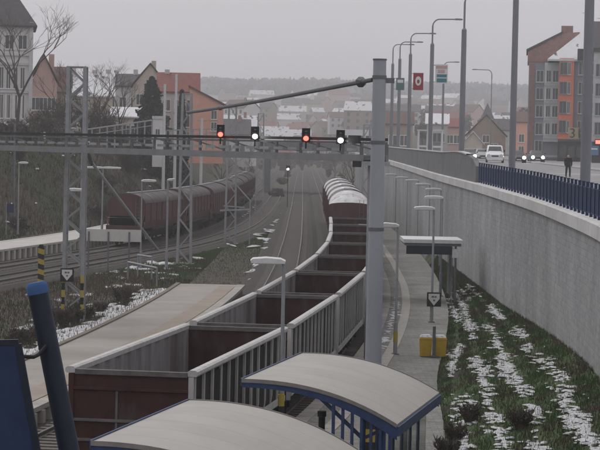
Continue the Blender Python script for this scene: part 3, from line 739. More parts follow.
# anchor mast with its slanting stay
a_top, a_bot = atd(83, 151, 160), atz(160, 253, -.2)
am = thing('anchor_mast', 'slim mast with a long slanting stay behind the nearest lattice mast', 'mast', (a_top.x, a_top.y, -.25))
b = MB(); b.tube([(0, 0, 0), (0, 0, a_top.z + .6)], [.16, .13], 10); b.build('mast_tube', M['galv'], am)
q = a_bot - Vector((a_top.x, a_top.y, -.25)); b = MB(); b.tube([(0, 0, a_top.z + .25), q], .115, 8); b.build('stay', M['galv'], am)
b = MB(); b.box(q.x - .3, q.x + .3, q.y - .3, q.y + .3, -.1, .25); b.build('stay_anchor', M['edge'], am)
b = MB(); b.tube([(.0, -.1, a_top.z + .55), (.35, -.1, a_top.z + .1), (.7, -.1, a_top.z - .75)], [.1, .16, .12], 8); b.build('insulator', M['dark'], am)

# ---- signal gantry over the tracks
GL_, GR_ = atd(-30, 139, 107.0), atd(374.2, 146.5, 80.0); GL_.z = GR_.z = 0
gx0, gx1 = 0.0, (GR_ - GL_).length
ga = thing('signal_gantry', 'grey steel signal gantry spanning all the tracks', 'gantry', (GR_.x, GR_.y, -.25), math.atan2(GR_.y - GL_.y, GR_.x - GL_.x))
def on_gantry(px_):
    k = ray(px_, 140); k = k.x / k.y; d = GR_ - GL_; t = (k * GL_.y - GL_.x) / (d.x - k * d.y); return GL_ + d * t
def gz(z): return z + .25
GT, GB = 8.56, 7.76          # top of chord, bottom of beam
for dy in (-.55, .55):
    b = MB(); b.box(gx0 - gx1, 0, dy - .05, dy + .05, gz(GT - .06), gz(GT + .04)); b.build('top_chord', M['dark'], ga)
    b = MB(); b.box(gx0 - gx1 - .05, .05, dy - .06, dy + .06, gz(GB), gz(GB + .24)); b.build('bottom_chord', M['galv_mid'], ga)
    b = MB(); b.box(gx0 - gx1, 0, dy - .03, dy + .03, gz(GT - .17), gz(GT - .10)); b.build('middle_rail', M['galv_dark'], ga)
nup = 13
for i in range(nup):
    x = (gx0 - gx1) * i / (nup - 1)
    for dy in (-.55, .55): MB().box(x - .055, x + .055, dy - .04, dy + .04, gz(GB + .24), gz(GT - .17)).build('upright', M['galv_dark'], ga)
    MB().box(x - .04, x + .04, -.49, .49, gz(GB + .06), gz(GB + .16)).build('cross_member', M['galv_dark'], ga)
    if i < nup - 1:
        x2 = (gx0 - gx1) * (i + 1) / (nup - 1)
        MB().bar((x, .55, gz(GB + .3)), (x2, .55, gz(GT - .08)), .05).build('diagonal', M['galv_dark'], ga)
MB().box(gx0 - gx1, 0, -.48, .48, gz(GB + .17), gz(GB + .21)).build('walkway_deck', M['galv_dark'], ga)
for i in range(int((gx1 - gx0) / .95)):
    x = gx0 - gx1 + .5 + i * .95
    MB().box(x, x + .62, -.63, -.60, gz(GB + .36), gz(GB + .46)).build('kick_plate', M['galv'], ga)
MB().box(-.15, .15, -.15, .15, 0, gz(GB) - .14).build('leg', M['galv'], ga)
MB().box(-.12, .12, -.62, .62, gz(GB) - .14, gz(GB) - .003).build('leg_head', M['galv'], ga)
for dy in (-.55, .55):
    b = MB(); b.bar((gx0 - gx1, dy, 0), (gx0 - gx1, dy, gz(GB)), .2); b.build('leg', M['galv'], ga)
b = MB()
for k in range(8): b.bar((gx0 - gx1, -.55 if k % 2 else .55, .3 + k), (gx0 - gx1, .55 if k % 2 else -.55, 1.3 + k), .06)
b.build('leg_bracing', M['galv'], ga)
MB().box(-.55, .05, -.75, -.63, gz(GT - .15), gz(GT + .12)).build('junction_box', M['dark'], ga)
MB().box(-.25, .12, -.75, -.63, gz(GB - .2), gz(GB + .02)).build('junction_box', M['dark'], ga)
# ---- signals standing on the gantry
def signal(px_, pylamp, d, lit, label, ztop=None, zfoot=None):
    p = atd(px_, pylamp, d); t = thing('railway_signal', label, 'signal', (p.x, d, p.z), group='railway signals')
    MB().box(-.14, .14, -.08, .12, -.14, .42).build('housing', M['dark'], t)
    MB().box(-.18, .18, .05, .08, -.18, .46).build('backboard', M['dark'], t)
    for k, z in enumerate((-.02, .15, .31)):
        on = (k == 0)
        b = MB(); b.tube([(0, -.10, z), (0, -.075, z)], .115 if on else .06, 14); b.build('lamp', M[lit] if on else M['glass'], t)
        if on: continue
        b = MB(); vs = [(math.cos(a) * .1, -.08, z + math.sin(a) * .13) for a in np.linspace(.2, math.pi - .2, 7)]; b.strip([vs, [(x, -.13, zz) for x, _, zz in vs]]); b.build('hood', M['dark'], t)
    b = MB(); b.bar((0, .05, -.14), (0, .05, zfoot if zfoot is not None else -.5), .07); b.build('post', M['dark'], t)
    return t
signal(220.5, 134, on_gantry(220.5).y - 1.3, 'lamp_red', 'signal with a faint red light, leftmost on the gantry')
signal(255, 136, on_gantry(255).y - 1.3, 'lamp_on', 'signal with a white light left of centre on the gantry')
signal(306, 138, on_gantry(306).y - 1.3, 'lamp_red', 'signal with a bright red light on the gantry')
signal(340.5, 140, on_gantry(340.5).y - 1.3, 'lamp_on', 'signal with a white light, rightmost on the gantry')
for o_ in list(C.objects):
    if o_.name.startswith('railway_signal'): o_.scale = (.85, 1, .78)
p = atd(288, 169, 300); sg = signal(288, 169, 300, 'lamp_on', 'far white signal light between the trains under the gantry', zfoot=-p.z); sg.scale = (1.5, 1.5, 1)

# ---- big round pole on the platform
PP = atd(372.3, 400, 57.0)
bp_ = thing('steel_pole', 'tall thick round grey pole standing on the paved platform', 'pole', (PP.x, 57.0, .46))
b = MB(); b.tube([(0, 0, 0), (0, 0, 5.0), (0, 0, 10.02)], [.225, .195, .165], 24, cap=True); b.build('pole_tube', M['pole'], bp_, smooth=True)
b = MB(); b.tube([(0, 0, 10.02), (0, 0, 10.06)], .18, 24); b.build('pole_cap', M['galv_dark'], bp_)
for z in (9.55, 7.9, 5.7): b = MB(); b.tube([(0, 0, z), (0, 0, z + .09)], [.182 + .004 * (10 - z)] * 2, 20); b.build('clamp_band', M['galv_dark'], bp_)
b = MB(); b.box(.12, .38, -.05, .05, 9.45, 9.58); b.build('bracket', M['galv_dark'], bp_)
for k in range(6): b = MB(); b.tube([(0, 0, .02 + k * .33), (0, 0, .35 + k * .33)], .232, 24); b.build('hazard_band', M['paint_y'] if k % 2 else M['paint_k'], bp_)
b = MB(); b.tube([(0, 0, -.02), (0, 0, .03)], .36, 20); b.build('base_plate', M['galv_dark'], bp_)
# tension cable running back to the second lattice mast
A, B_ = Vector((PP.x - .16, 57.05, 9.99)), atd(188, 112.5, m2.y)
pts, rad = [], []
for i in range(25):
    t = i / 24; q = A.lerp(B_, t); q.z -= .06 * math.sin(math.pi * t); pts.append(q); rad.append(.058 + .05 * t)
cb_ = thing('tension_cable', 'thick dark cable slung from the round pole to a far lattice mast', 'cable', A)
b = MB(); b.tube([q - A for q in pts], rad, 8); b.build('cable', M['cable'], cb_)
for t, L in ((.02, .9), (.62, 2.0)):
    q = A.lerp(B_, t); q.z -= .06 * math.sin(math.pi * t); q2 = A.lerp(B_, t + L / 93); q2.z -= .06 * math.sin(math.pi * (t + L / 93))
    b = MB(); b.tube([q - A, (q + q2) / 2 - A, q2 - A], [.07, .15, .07], 8); b.build('insulator', M['cable'], cb_)

# ---- platform lamps: slim post with a flat pale head reaching over the platform
def platform_lamp(x, y, z0, zt, side, label, head=.82, group='platform lamps', thick=.055, yaw=0):
    t = thing('platform_lamp', label, 'lamp', (x, y, z0), yaw, group=group); h = zt - z0
    b = MB(); b.tube([(0, 0, 0), (0, 0, 1.2), (0, 0, 1.25), (0, 0, h)], [thick * 1.5, thick * 1.4, thick, thick * .85], 10); b.build('post', M['galv'], t)
    b = MB(); b.tube([(0, 0, h - .05), (side * .12, 0, h)], .03, 8); b.build('bracket', M['galv'], t)
    b = MB(); s = side
    prof = [(-.03, -.04), (-.04, .02), (.08, .075), (.45, .10), (head - .06, .07), (head, .02), (head - .03, -.04)]
    b.strip([[(s * px__, -.17, h + pz) for px__, pz in prof], [(s * px__, -.06, h + pz + .03) for px__, pz in prof], [(s * px__, .06, h + pz + .03) for px__, pz in prof], [(s * px__, .17, h + pz) for px__, pz in prof]])
    b.f += [tuple(range(6, -1, -1)), tuple(range(21, 28)), (0, 7, 14, 21, 27, 20, 13, 6)]; b.mi += [0] * 3
    b.build('lamp_head', M['lampwhite'], t, smooth=False)
    MB().box(min(s*.1, s*(head-.1)), max(s*.1, s*(head-.1)), -.12, .12, h - .06, h - .042).build('diffuser', M['white'], t)
    MB().box(-.14, .14, -.14, .14, 0, .03).build('base_plate', M['galv_dark'], t)
    return t
p = atd(284, 262, 57.0); lp = platform_lamp(p.x, 57.0, .46, p.z, -1, 'platform lamp with a flat pale head in front of the open wagons', .85)
for k in range(2): b = MB(); b.tube([(0, 0, .9 + .3 * k), (0, 0, 1.2 + .3 * k)], .088, 10); b.build('warning_band', M['paint_y'] if k else M['paint_k'], lp)
p = atd(398, 226, 85.0); lp = platform_lamp(p.x, 85.0, .46, p.z, -1, 'platform lamp with its head just right of the round pole', .85)
b = MB(); b.tube([(-.8, 0, p.z - .46), (-1.5, 0, p.z - .44)], .025, 6); b.build('arm_tip', M['galv'], lp)
b = MB(); b.tube([(0, 0, .45), (0, 0, .85)], .09, 10); b.build('warning_band', M['paint_y'], lp)
p = atd(434, 209, 101.0); L3 = platform_lamp(p.x, 101.0, .46, p.z, -1, 'platform lamp carrying the black and white sector sign', .9); L3p = p
p = atd(442.5, 198, 119.0); platform_lamp(p.x, 119.0, .46, p.z, -1, 'platform lamp beside the flat roofed shelter', .95)
for (hx, hy, d, lb_) in ((441, 190, 143, 'third'), (430, 185, 156, 'fourth'), (418.5, 181, 172, 'fifth'), (407.5, 178, 190, 'sixth'), (396, 175, 213, 'seventh')):
    p = atd(hx, hy, d); platform_lamp(p.x, d, .46, p.z, -1, f'small far platform lamp along the wall, {lb_} from the sector sign', 1.0, thick=.032)
# left side lamps
p = atd(142, 181, 150); platform_lamp(p.x, 150, -.25, p.z, 1, 'yard lamp with pale head in front of the red hopper train', .95)
p = atd(19, 163, 183); platform_lamp(p.x, 183, .55, p.z, 1, 'slim lamp on the pale platform at the far left', .75)
p = atd(103, 168, 186); dl = platform_lamp(p.x, 186, .55, p.z, 1, 'tall double headed lamp at the end of the pale platform', 1.5, thick=.07)
for ch in list(dl.children):
    if ch.name.startswith(('lamp_head', 'diffuser')):
        c2 = ch.copy(); C.objects.link(c2); c2.parent = dl; c2.rotation_euler = (0, 0, math.pi)
p = atd(168, 180, 152); platform_lamp(p.x, 152, -.25, p.z, 1, 'plain grey lamp post between the stay and the second lattice mast', .35, thick=.075)
p = atd(66, 190, 128); platform_lamp(p.x, 128, -.25, p.z, 1, 'yard lamp whose pale head shows behind the nearest lattice mast', 1.0)
p = atd(43, 216, 233); q = atd(44.5, 132, 233)
t = thing('tapered_pole', 'pale tapered pole on the embankment at the left', 'pole', (p.x, 233, p.z - .6)); b = MB(); b.tube([(0, 0, 0), (0, 0, q.z - p.z + .6)], [.2, .12], 12); b.build('pole_tube', M['lampwhite'], t, smooth=True)
b = MB(); b.tube([(0, 0, -.3), (0, 0, .5)], .26, 12); b.build('sleeve', M['galv_dark'], t)
p = atd(6, 234, 182)
t = thing('platform_sign', 'small dark blue sign on a post at the far left platform', 'sign', (p.x, p.y, .55)); b = MB(); b.tube([(0, 0, 0), (0, 0, 2.6)], .04, 8); b.build('post', M['galv'], t)
MB().box(.02, .6, -.04, .0, 1.8, 2.5).build('sign_plate', M['navy'], t)
p = atd(14.5, 150, 200); t = thing('tapered_pole', 'thin dim grey pole at the left edge on the embankment', 'pole', (p.x, 200, terrain(p.x, 200) - .3)); b = MB(); b.tube([(0, 0, 0), (0, 0, 9)], [.14, .09], 10); b.build('pole_tube', M['galv_dark'], t, smooth=True)

# ---- sector signs (black square, white pointed shield)
def sector_sign(x, y, z, sz, label):
    t = thing('sector_sign', label, 'sign', (x, y, z)); h = sz / 2
    MB().box(-h, h, 0, .03, -h, h).build('sign_plate', M['paint_k'], t)
    MB().prism([(-h*.78, h*.8), (h*.78, h*.8), (h*.78, h*.1), (0, -h*.85), (-h*.78, h*.1)], 'y', -.012, -.002).build('shield', M['white'], t)
    for u0_, u1_, v0_, v1_ in ((-.35, 0, .25, .5), (.08, .35, .25, .5), (-.12, .14, -.25, 0)): MB().box(h*u0_, h*u1_, -.018, -.013, h*v0_, h*v1_).build('mark', M['galv_dark'], t)
p = atd(434, 299.5, 100.85); sector_sign(p.x, 100.85, p.z, .64, 'black square sign with white pointed shield on a platform lamp post')
p = atd(67, 275, P1.y - .62); sector_sign(p.x, P1.y - .62, p.z, .60, 'black square sign with white pointed shield on the nearest lattice mast')

# ---- hazard posts, bins, bollard
p = atd(41, 268, 131.5); p.z = -.25; t = thing('hazard_post', 'short yellow and black striped post beside the left tracks', 'post', p)
for k in range(7): b = MB(); b.prism([(-.17, .12 + k*.3), (.17, .02 + k*.3), (.17, .32 + k*.3), (-.17, .42 + k*.3)], 'y', -.12, .12); b.build('band', M['paint_k'] if k % 2 else M['paint_y'], t)
b = MB(); b.box(-.17, .17, -.12, .12, 0, .03); b.box(-.12, .12, -.1, .1, .02, .14); b.build('foot', M['paint_k'], t); b = MB(); b.prism([(-.17, 2.22), (.17, 2.12), (.17, 2.2), (.1, 2.42), (-.1, 2.42)], 'y', -.12, .12); b.build('top', M['paint_k'], t)
pb_ = atz(433, 357, .46)
for sx, nm in ((-1, 'left'), (1, 'right')):
    t = thing('grit_bin', f'{nm} of the two yellow bins with snow on the lid', 'bin', (pb_.x + sx * .27, pb_.y + .25, .47), group='yellow bins on the platform')
    b = MB(); b.add([(-.20,-.22,0),(.20,-.22,0),(.20,.22,0),(-.20,.22,0),(-.235,-.26,.66),(.235,-.26,.66),(.235,.26,.66),(-.235,.26,.66)], [(0,3,2,1),(4,5,6,7),(0,1,5,4),(1,2,6,5),(2,3,7,6),(3,0,4,7)]); b.build('body', M['yellow'], t)
    b = MB(); b.add([(-.25,-.28,.66),(.25,-.28,.66),(.25,.28,.66),(-.25,.28,.66),(-.22,-.25,.72),(.22,-.25,.72),(.22,.25,.74),(-.22,.25,.74)], [(0,3,2,1),(4,5,6,7),(0,1,5,4),(1,2,6,5),(2,3,7,6),(3,0,4,7)]); b.build('lid', M['yellow'], t)
    b = MB(); b.add([(-.23,-.27,.722),(.22,-.26,.722),(.23,.25,.735),(-.22,.25,.735),(-.15,-.18,.80),(.17,-.16,.79),(.15,.18,.81),(-.17,.15,.80)], [(0,3,2,1),(4,5,6,7),(0,1,5,4),(1,2,6,5),(2,3,7,6),(3,0,4,7)]); b.build('snow_cap', M['snow'], t)
t = thing('bin_post', 'short grey post standing between the two yellow bins', 'post', (pb_.x + .02, pb_.y - .1, .47)); b = MB(); b.tube([(0, 0, 0), (0, 0, 1.15)], .06, 10); b.build('post', M['galv_dark'], t); MB().box(-.14, .14, -.14, .14, 0, .05).build('base_plate', M['galv_dark'], t)
p = atd(322, 411, 50.2)
t = thing('bollard', 'black bollard on the platform between the two arched roofs', 'bollard', (p.x, 50.2, .47)); b = MB(); b.tube([(0, 0, 0), (0, 0, p.z - .6), (0, 0, p.z - .59), (0, 0, p.z - .47)], [.075, .075, .1, .1], 14); b.build('bollard_tube', M['dark'], t)
b = MB(); b.tube([(0, 0, 0), (0, 0, .03)], .14, 14); b.build('base_plate', M['dark'], t)
# white boards on posts in the left yard
p0, p1 = atd(85, 235, 146), atd(141, 240, 146)
t = thing('white_board', 'long blank whitish board on dark posts in front of the hopper train', 'board', ((p0.x + p1.x) / 2, 146, -.25)); hw_ = (p1.x - p0.x) / 2
b = MB(); b.box(-hw_, hw_, -.03, .03, p0.z - .38 + .25, p0.z + .40 + .25); b.build('panel', M['cream'], t)
for x in (-.86, -.16, .58): MB().box(hw_ * x - .05, hw_ * x + .05, -.10, -.035, 0, p0.z + .5).build('post', M['galv_dark'], t)
# low pipe frames beside it
for (ax, ay, bx, by, zz, lb_) in ((128, 262, 157, 268, .9, 'low pale pipe rail in the yard right of the white board'), (138, 255, 152, 257, 1.2, 'small pale pipe rail close to the hopper train end')):
    p0, p1 = atz(ax, ay, zz), atz(bx, by, zz); t = thing('pipe_rail', lb_, 'rail', (p0.x, p0.y, -.25))
    b = MB(); b.tube([(0, 0, zz + .25), p1 - p0 + Vector((0, 0, zz + .25))], .06, 8); b.build('rail', M['galv'], t)
    for q in (Vector((0, 0, 0)), (p1 - p0)): b = MB(); b.tube([(q.x, q.y, 0), (q.x, q.y, zz + .25)], .05, 8); b.build('post', M['galv'], t)

# ================================================================== SHELTERS
def arched_shelter(label):
    """local x: 0 (track side, high) .. 3.3 (back, low); local y: 0 .. 6.4 along the track"""
    t = thing('arched_shelter', label, 'shelter', group='arched platform shelters')
    Wd, Ln = 3.3, 6.4; prof = [(u * Wd, 2.86 + .05 * u - .85 * u ** 2.3) for u in np.linspace(0, 1, 15)]
    n = 6
    for k in range(n):          # roof sheets, lapped
        y0_, y1_ = Ln * k / n, Ln * (k + 1) / n
        b = MB(); top = [(x, z + .045) for x, z in prof]; b.prism(top + [(x, z) for x, z in prof[::-1]], 'y', y0_ + .004, y1_ - .004); b.build('roof_sheet', M['roofpanel'], t)
    for e in (0, 1):
        yy = -.035 if e == 0 else Ln + .005
        b = MB(); b.prism([(x, z + .065) for x, z in prof] + [(x, z - .015) for x, z in prof[::-1]], 'y', yy, yy + .03); b.build('roof_trim', M['roofedge'], t)
        b = MB(); dep = [.10 + .16 * (x / Wd) ** 2 for x, _ in prof]; b.prism([(x, z - .02) for x, z in prof] + [(x, z - .02 - d) for (x, z), d in list(zip(prof, dep))[::-1]], 'y', yy + .04 if e == 0 else yy - .09, yy + .12 if e == 0 else yy - .01); b.build('arch_beam', M['blue'], t)
    MB().box(-.03, -.002, 0, Ln, 2.78, 2.93).build('gutter', M['blue'], t)
    MB().box(Wd - .06, Wd + .05, 0, Ln, 1.86, 2.06).build('gutter', M['blue'], t)
    for k in range(4):
        y = .25 + k * (Ln - .5) / 3
        b = MB(); b.tube([(2.55, y, 0), (2.55, y, 2.3)], .06, 10); b.build('column', M['blue'], t)
        b = MB(); b.bar((2.55, y, 1.75), (1.5, y, 2.68), .07); b.bar((2.55, y, 1.75), (3.1, y, 2.02), .07); b.build('bracket', M['blue'], t)
        if 0 < k < 3: b = MB(); b.prism([(x, z - .01) for x, z in prof] + [(x, z - .12) for x, z in prof[::-1]], 'y', y - .03, y + .03); b.build('arch_beam', M['blue'], t)
    for k in range(7): x = 1.95 + k * .2; b = MB(); b.box(x - .03, x + .03, .06, .12, 0.02, 2.86 + .05 * (x / Wd) - .85 * (x / Wd) ** 2.3 - .12); b.build('bar', M['blue'], t)
    for k in range(5):
        y0_, y1_ = .15 + k * 1.22, .15 + (k + 1) * 1.22
        MB().box(3.0, 3.03, y0_ + .03, y1_ - .03, .25, 1.85).build('back_pane', M['clearglass'], t)
        MB().box(2.98, 3.05, y0_ - .03, y0_ + .03, 0, 1.95).build('back_post', M['blue'], t)
    MB().box(2.45, 2.95, 1.0, 5.2, .42, .46).build('bench', M['galv_dark'], t)
    for y in (1.2, 3.1, 5.0): MB().box(2.6, 2.8, y - .03, y + .03, 0, .42).build('bench_leg', M['galv_dark'], t)
    return t
s0 = arched_shelter('tan arched shelter with blue beams, farther of the two near ones')
n_l, f_l = Vector((-1.15, 47.0, .46)), Vector((.1, 53.2, .46))
s0.location = n_l; s0.rotation_euler = (0, 0, -math.atan2(f_l.x - n_l.x, f_l.y - n_l.y))
s1 = copy_tree(s0); n_l, f_l = Vector((-3.35, 36.75, .46)), Vector((-2.08, 42.9, .46))
s1.location = n_l; s1.rotation_euler = (0, 0, -math.atan2(f_l.x - n_l.x, f_l.y - n_l.y)); s1['label'] = 'tan arched shelter nearest the camera at the bottom edge'
# flat shelter farther along
fs = thing('flat_shelter', 'flat roofed shelter with pale top and dark glazed front near the wall', 'shelter', (6.75, 113.6, .46))
cx = 0
MB().box(-1.5, 1.5, -.1, 4.2, 3.02, 3.20).build('roof', M['lampwhite'], fs)
MB().box(-1.42, 1.42, -.02, 4.1, 2.88, 3.018).build('roof_frame', M['galv_dark'], fs)
MB().box(-1.35, .95, .02, .08, 2.45, 2.875).build('front_panel', M['navy_dark'], fs)
for k in range(4): MB().box(1.0, 1.04, .1 + k, 1.04 + k, .3, 2.8).build('side_pane', M['clearglass'], fs)
for x, y in ((1.15, .1), (1.15, 4.0)): b = MB(); b.tube([(x, y, -.05), (x, y, 2.88)], .06, 8); b.build('column', M['galv_dark'], fs)
MB().box(.98, 1.3, .0, .18, 2.3, 2.75).build('lamp_box', M['lampwhite'], fs)

# ================================================================== FOOTBRIDGE PIECES in the lower left
a, c = atd(38, 292, 25), atd(69, 450, 25); dirv = (c - a); foot = a + dirv * ((.46 - a.z) / dirv.z)
t = thing('leaning_post', 'dark blue round leaning post with a bright blue end', 'post', foot)
b = MB(); b.tube([(0, 0, 0), a - foot], .115, 20); b.build('post_tube', M['navy_dark'], t, smooth=True)
b = MB(); d_ = (a - foot).normalized(); b.tube([a - foot - d_ * .02, a - foot + d_ * .07, a - foot + d_ * .11], [.122, .122, .09], 20); b.build('end_cap', plain('cap_blue', (.05, .11, .26)), t, smooth=True)
b = MB(); b.tube([(0, 0, -.02), (0, 0, .05)], .25, 16); b.build('base_plate', M['navy_dark'], t)
p0, p1, p2 = atd(-25, 346, 24.6), atd(18, 344, 24.6), atd(37, 450, 24.6)
t = thing('stair_panel', 'dark blue sheet metal stair side at the lower left edge', 'panel', (p1.x, 24.6, .46))
k_ = (p2.x - p1.x) / (p2.z - p1.z); zb = -.0; dz = p1.z - .46
b = MB(); b.prism([(p0.x - p1.x, p0.z - .46), (0, dz), (k_ * -dz, 0), (p0.x - p1.x, 0)], 'y', 0, .04); b.build('sheet', M['navy'], t)
b = MB(); b.bar((0, .02, dz), (k_ * -dz, .02, 0), .07); b.build('edge_tube', M['navy_dark'], t)
b = MB(); b.bar((p0.x - p1.x, .02, p0.z - .43), (.0, .02, dz + .02), .06); b.build('top_rail', M['navy_dark'], t)
p3 = atd(47, 345, 24.9)
b = MB(); b.tube([(.02, .05, dz - .14), (.16, .1, dz - .15), (p3.x - p1.x - .08, .2, p3.z - .46 - .1), (p3.x - p1.x, .25, p3.z - .46)], .022, 8); b.build('hook', M['dark'], t)

#PART4
# ================================================================== STREET LAMPS and hanging signs
def street_lamp(x, y, z0, zthick, ztop, arm, label, r0_=.17):
    t = thing('street_lamp', label, 'street lamp', (x, y, z0), group='street lamps along the road'); h1, h2 = zthick - z0, ztop - z0
    b = MB(); b.tube([(0, 0, 0), (0, 0, h1 * .3), (0, 0, h1)], [r0_, r0_, r0_ * .88], 14); b.build('pole', M['street'], t, smooth=True)
    b = MB(); b.tube([(0, 0, h1), (0, 0, h1 + .12)], [r0_ * .9, .075], 12); b.build('collar', M['street'], t)
    sg = 1 if arm > 0 else -1
    pts = [(0, 0, h1 + .1), (0, 0, h2 - .6)] + [(sg * .55 * (1 - math.cos(a)), 0, h2 - .6 + .6 * math.sin(a)) for a in np.linspace(.3, 1.45, 5)] + [(arm * .7, 0, h2 + .02)]
    b = MB(); b.tube(pts, [.07] * 2 + [.055] * 6, 8); b.build('arm', M['street'], t, smooth=True)
    b = MB(); hx = arm * .7; b.prism([(hx - sg * .05, h2 - .04), (hx + sg * .1, h2 + .09), (hx + sg * .6, h2 + .08), (hx + sg * .72, h2), (hx + sg * .6, h2 - .05)], 'y', -.14, .14); b.build('lamp_head', M['street'], t)
    MB().box(-r0_ * 1.3, r0_ * 1.3, -r0_ * 1.3, r0_ * 1.3, -.05, .5).build('base', M['street'], t)
    return t
for px_, lat, zt, ztop, lb_, rr_ in ((586, 10.4, 15.9, 18.2, 'thick grey street pole nearest, in front of the orange and grey building', .19),
                            (512.5, 10.4, 15.9, 18.2, 'grey street pole beside the white van', .165),
                            (461.5, 10.4, 16.0, 18.3, 'street lamp standing at the end of the tall parapet', .19),
                            (430, 10.2, 16.5, 18.5, 'street lamp bearing the white and teal sign', .18),
                            (408.5, 10.05, 17.0, 19.0, 'street lamp bearing the red sign', .18),
                            (398, 10.0, 17.4, 19.2, 'street lamp bearing the small green sign', .18),
                            (391, 9.95, 17.5, 19.7, 'street lamp farthest away, next to the round pole', .18)):
    r = ray(px_, 145); d = lat / r.x * r.y
    street_lamp(lat, d, WTOP(d) + .2, zt, ztop, 2.4, lb_, rr_)
p = atd(444, 62, 262); street_lamp(p.x, 262, WTOP(262) + .1, p.z - 1.2, p.z, 1.6, 'slim lamp across the road behind the teal sign', .13)
p = atd(492, 70, 285); street_lamp(p.x, 285, WTOP(285) + .1, p.z - 1.2, p.z, -2.6, 'slim lamp across the road behind the white van', .06)
def pole_sign(px0, px1, py0, py1, d, label, base, marks):
    a, c = atd(px0, py1, d), atd(px1, py0, d)
    t = thing('hanging_sign', label, 'sign', (a.x, d, a.z), group='signs hung on the street lamps'); wd, ht = c.x - a.x, c.z - a.z
    MB().box(0, wd, -.04, .04, 0, ht).build('sign_panel', base, t)
    b = MB(); b.bar((-.45, 0, ht * .95), (wd, 0, ht * .95), .05); b.bar((-.45, 0, ht * .08), (wd, 0, ht * .08), .05); b.build('bracket', M['street'], t)
    for (u0, u1, v0, v1, m) in marks: MB().box(u0 * wd, u1 * wd, -.055, -.043, v0 * ht, v1 * ht).build('mark', m, t)
    return t, wd, ht
sr = plain('sign_red', (.30, .035, .045)); st = plain('sign_teal', (.06, .22, .26)); sgn_g = plain('sign_green', (.10, .19, .175)); pk = plain('sign_pink', (.55, .38, .36))
t, wd, ht = pole_sign(413, 423.5, 73, 90, 206, 'red sign with a white ring hung on a street lamp', sr, [])
b = MB(); n = 18
vo = [(wd/2 + math.cos(a)*wd*.3, -.052, ht*.53 + math.sin(a)*ht*.27) for a in np.linspace(0, 2*math.pi, n, endpoint=False)]; vi = [(wd/2 + math.cos(a)*wd*.13, -.052, ht*.50 + math.sin(a)*ht*.12) for a in np.linspace(0, 2*math.pi, n, endpoint=False)]
b.strip([vo, vi], closed=True); b.build('mark', M['white'], t)
pole_sign(435, 448, 64.5, 83.5, 175, 'white sign with teal bars hung on a street lamp', M['white'], [(.06, .94, .78, .93, pk), (.12, .92, .33, .48, st), (.12, .92, .07, .27, st), (.2, .75, .54, .72, pk)])
pole_sign(396, 404.5, 78, 90, 228, 'small green sign hung on a far street lamp', sgn_g, [(.15, .85, .6, .85, M['white'])])

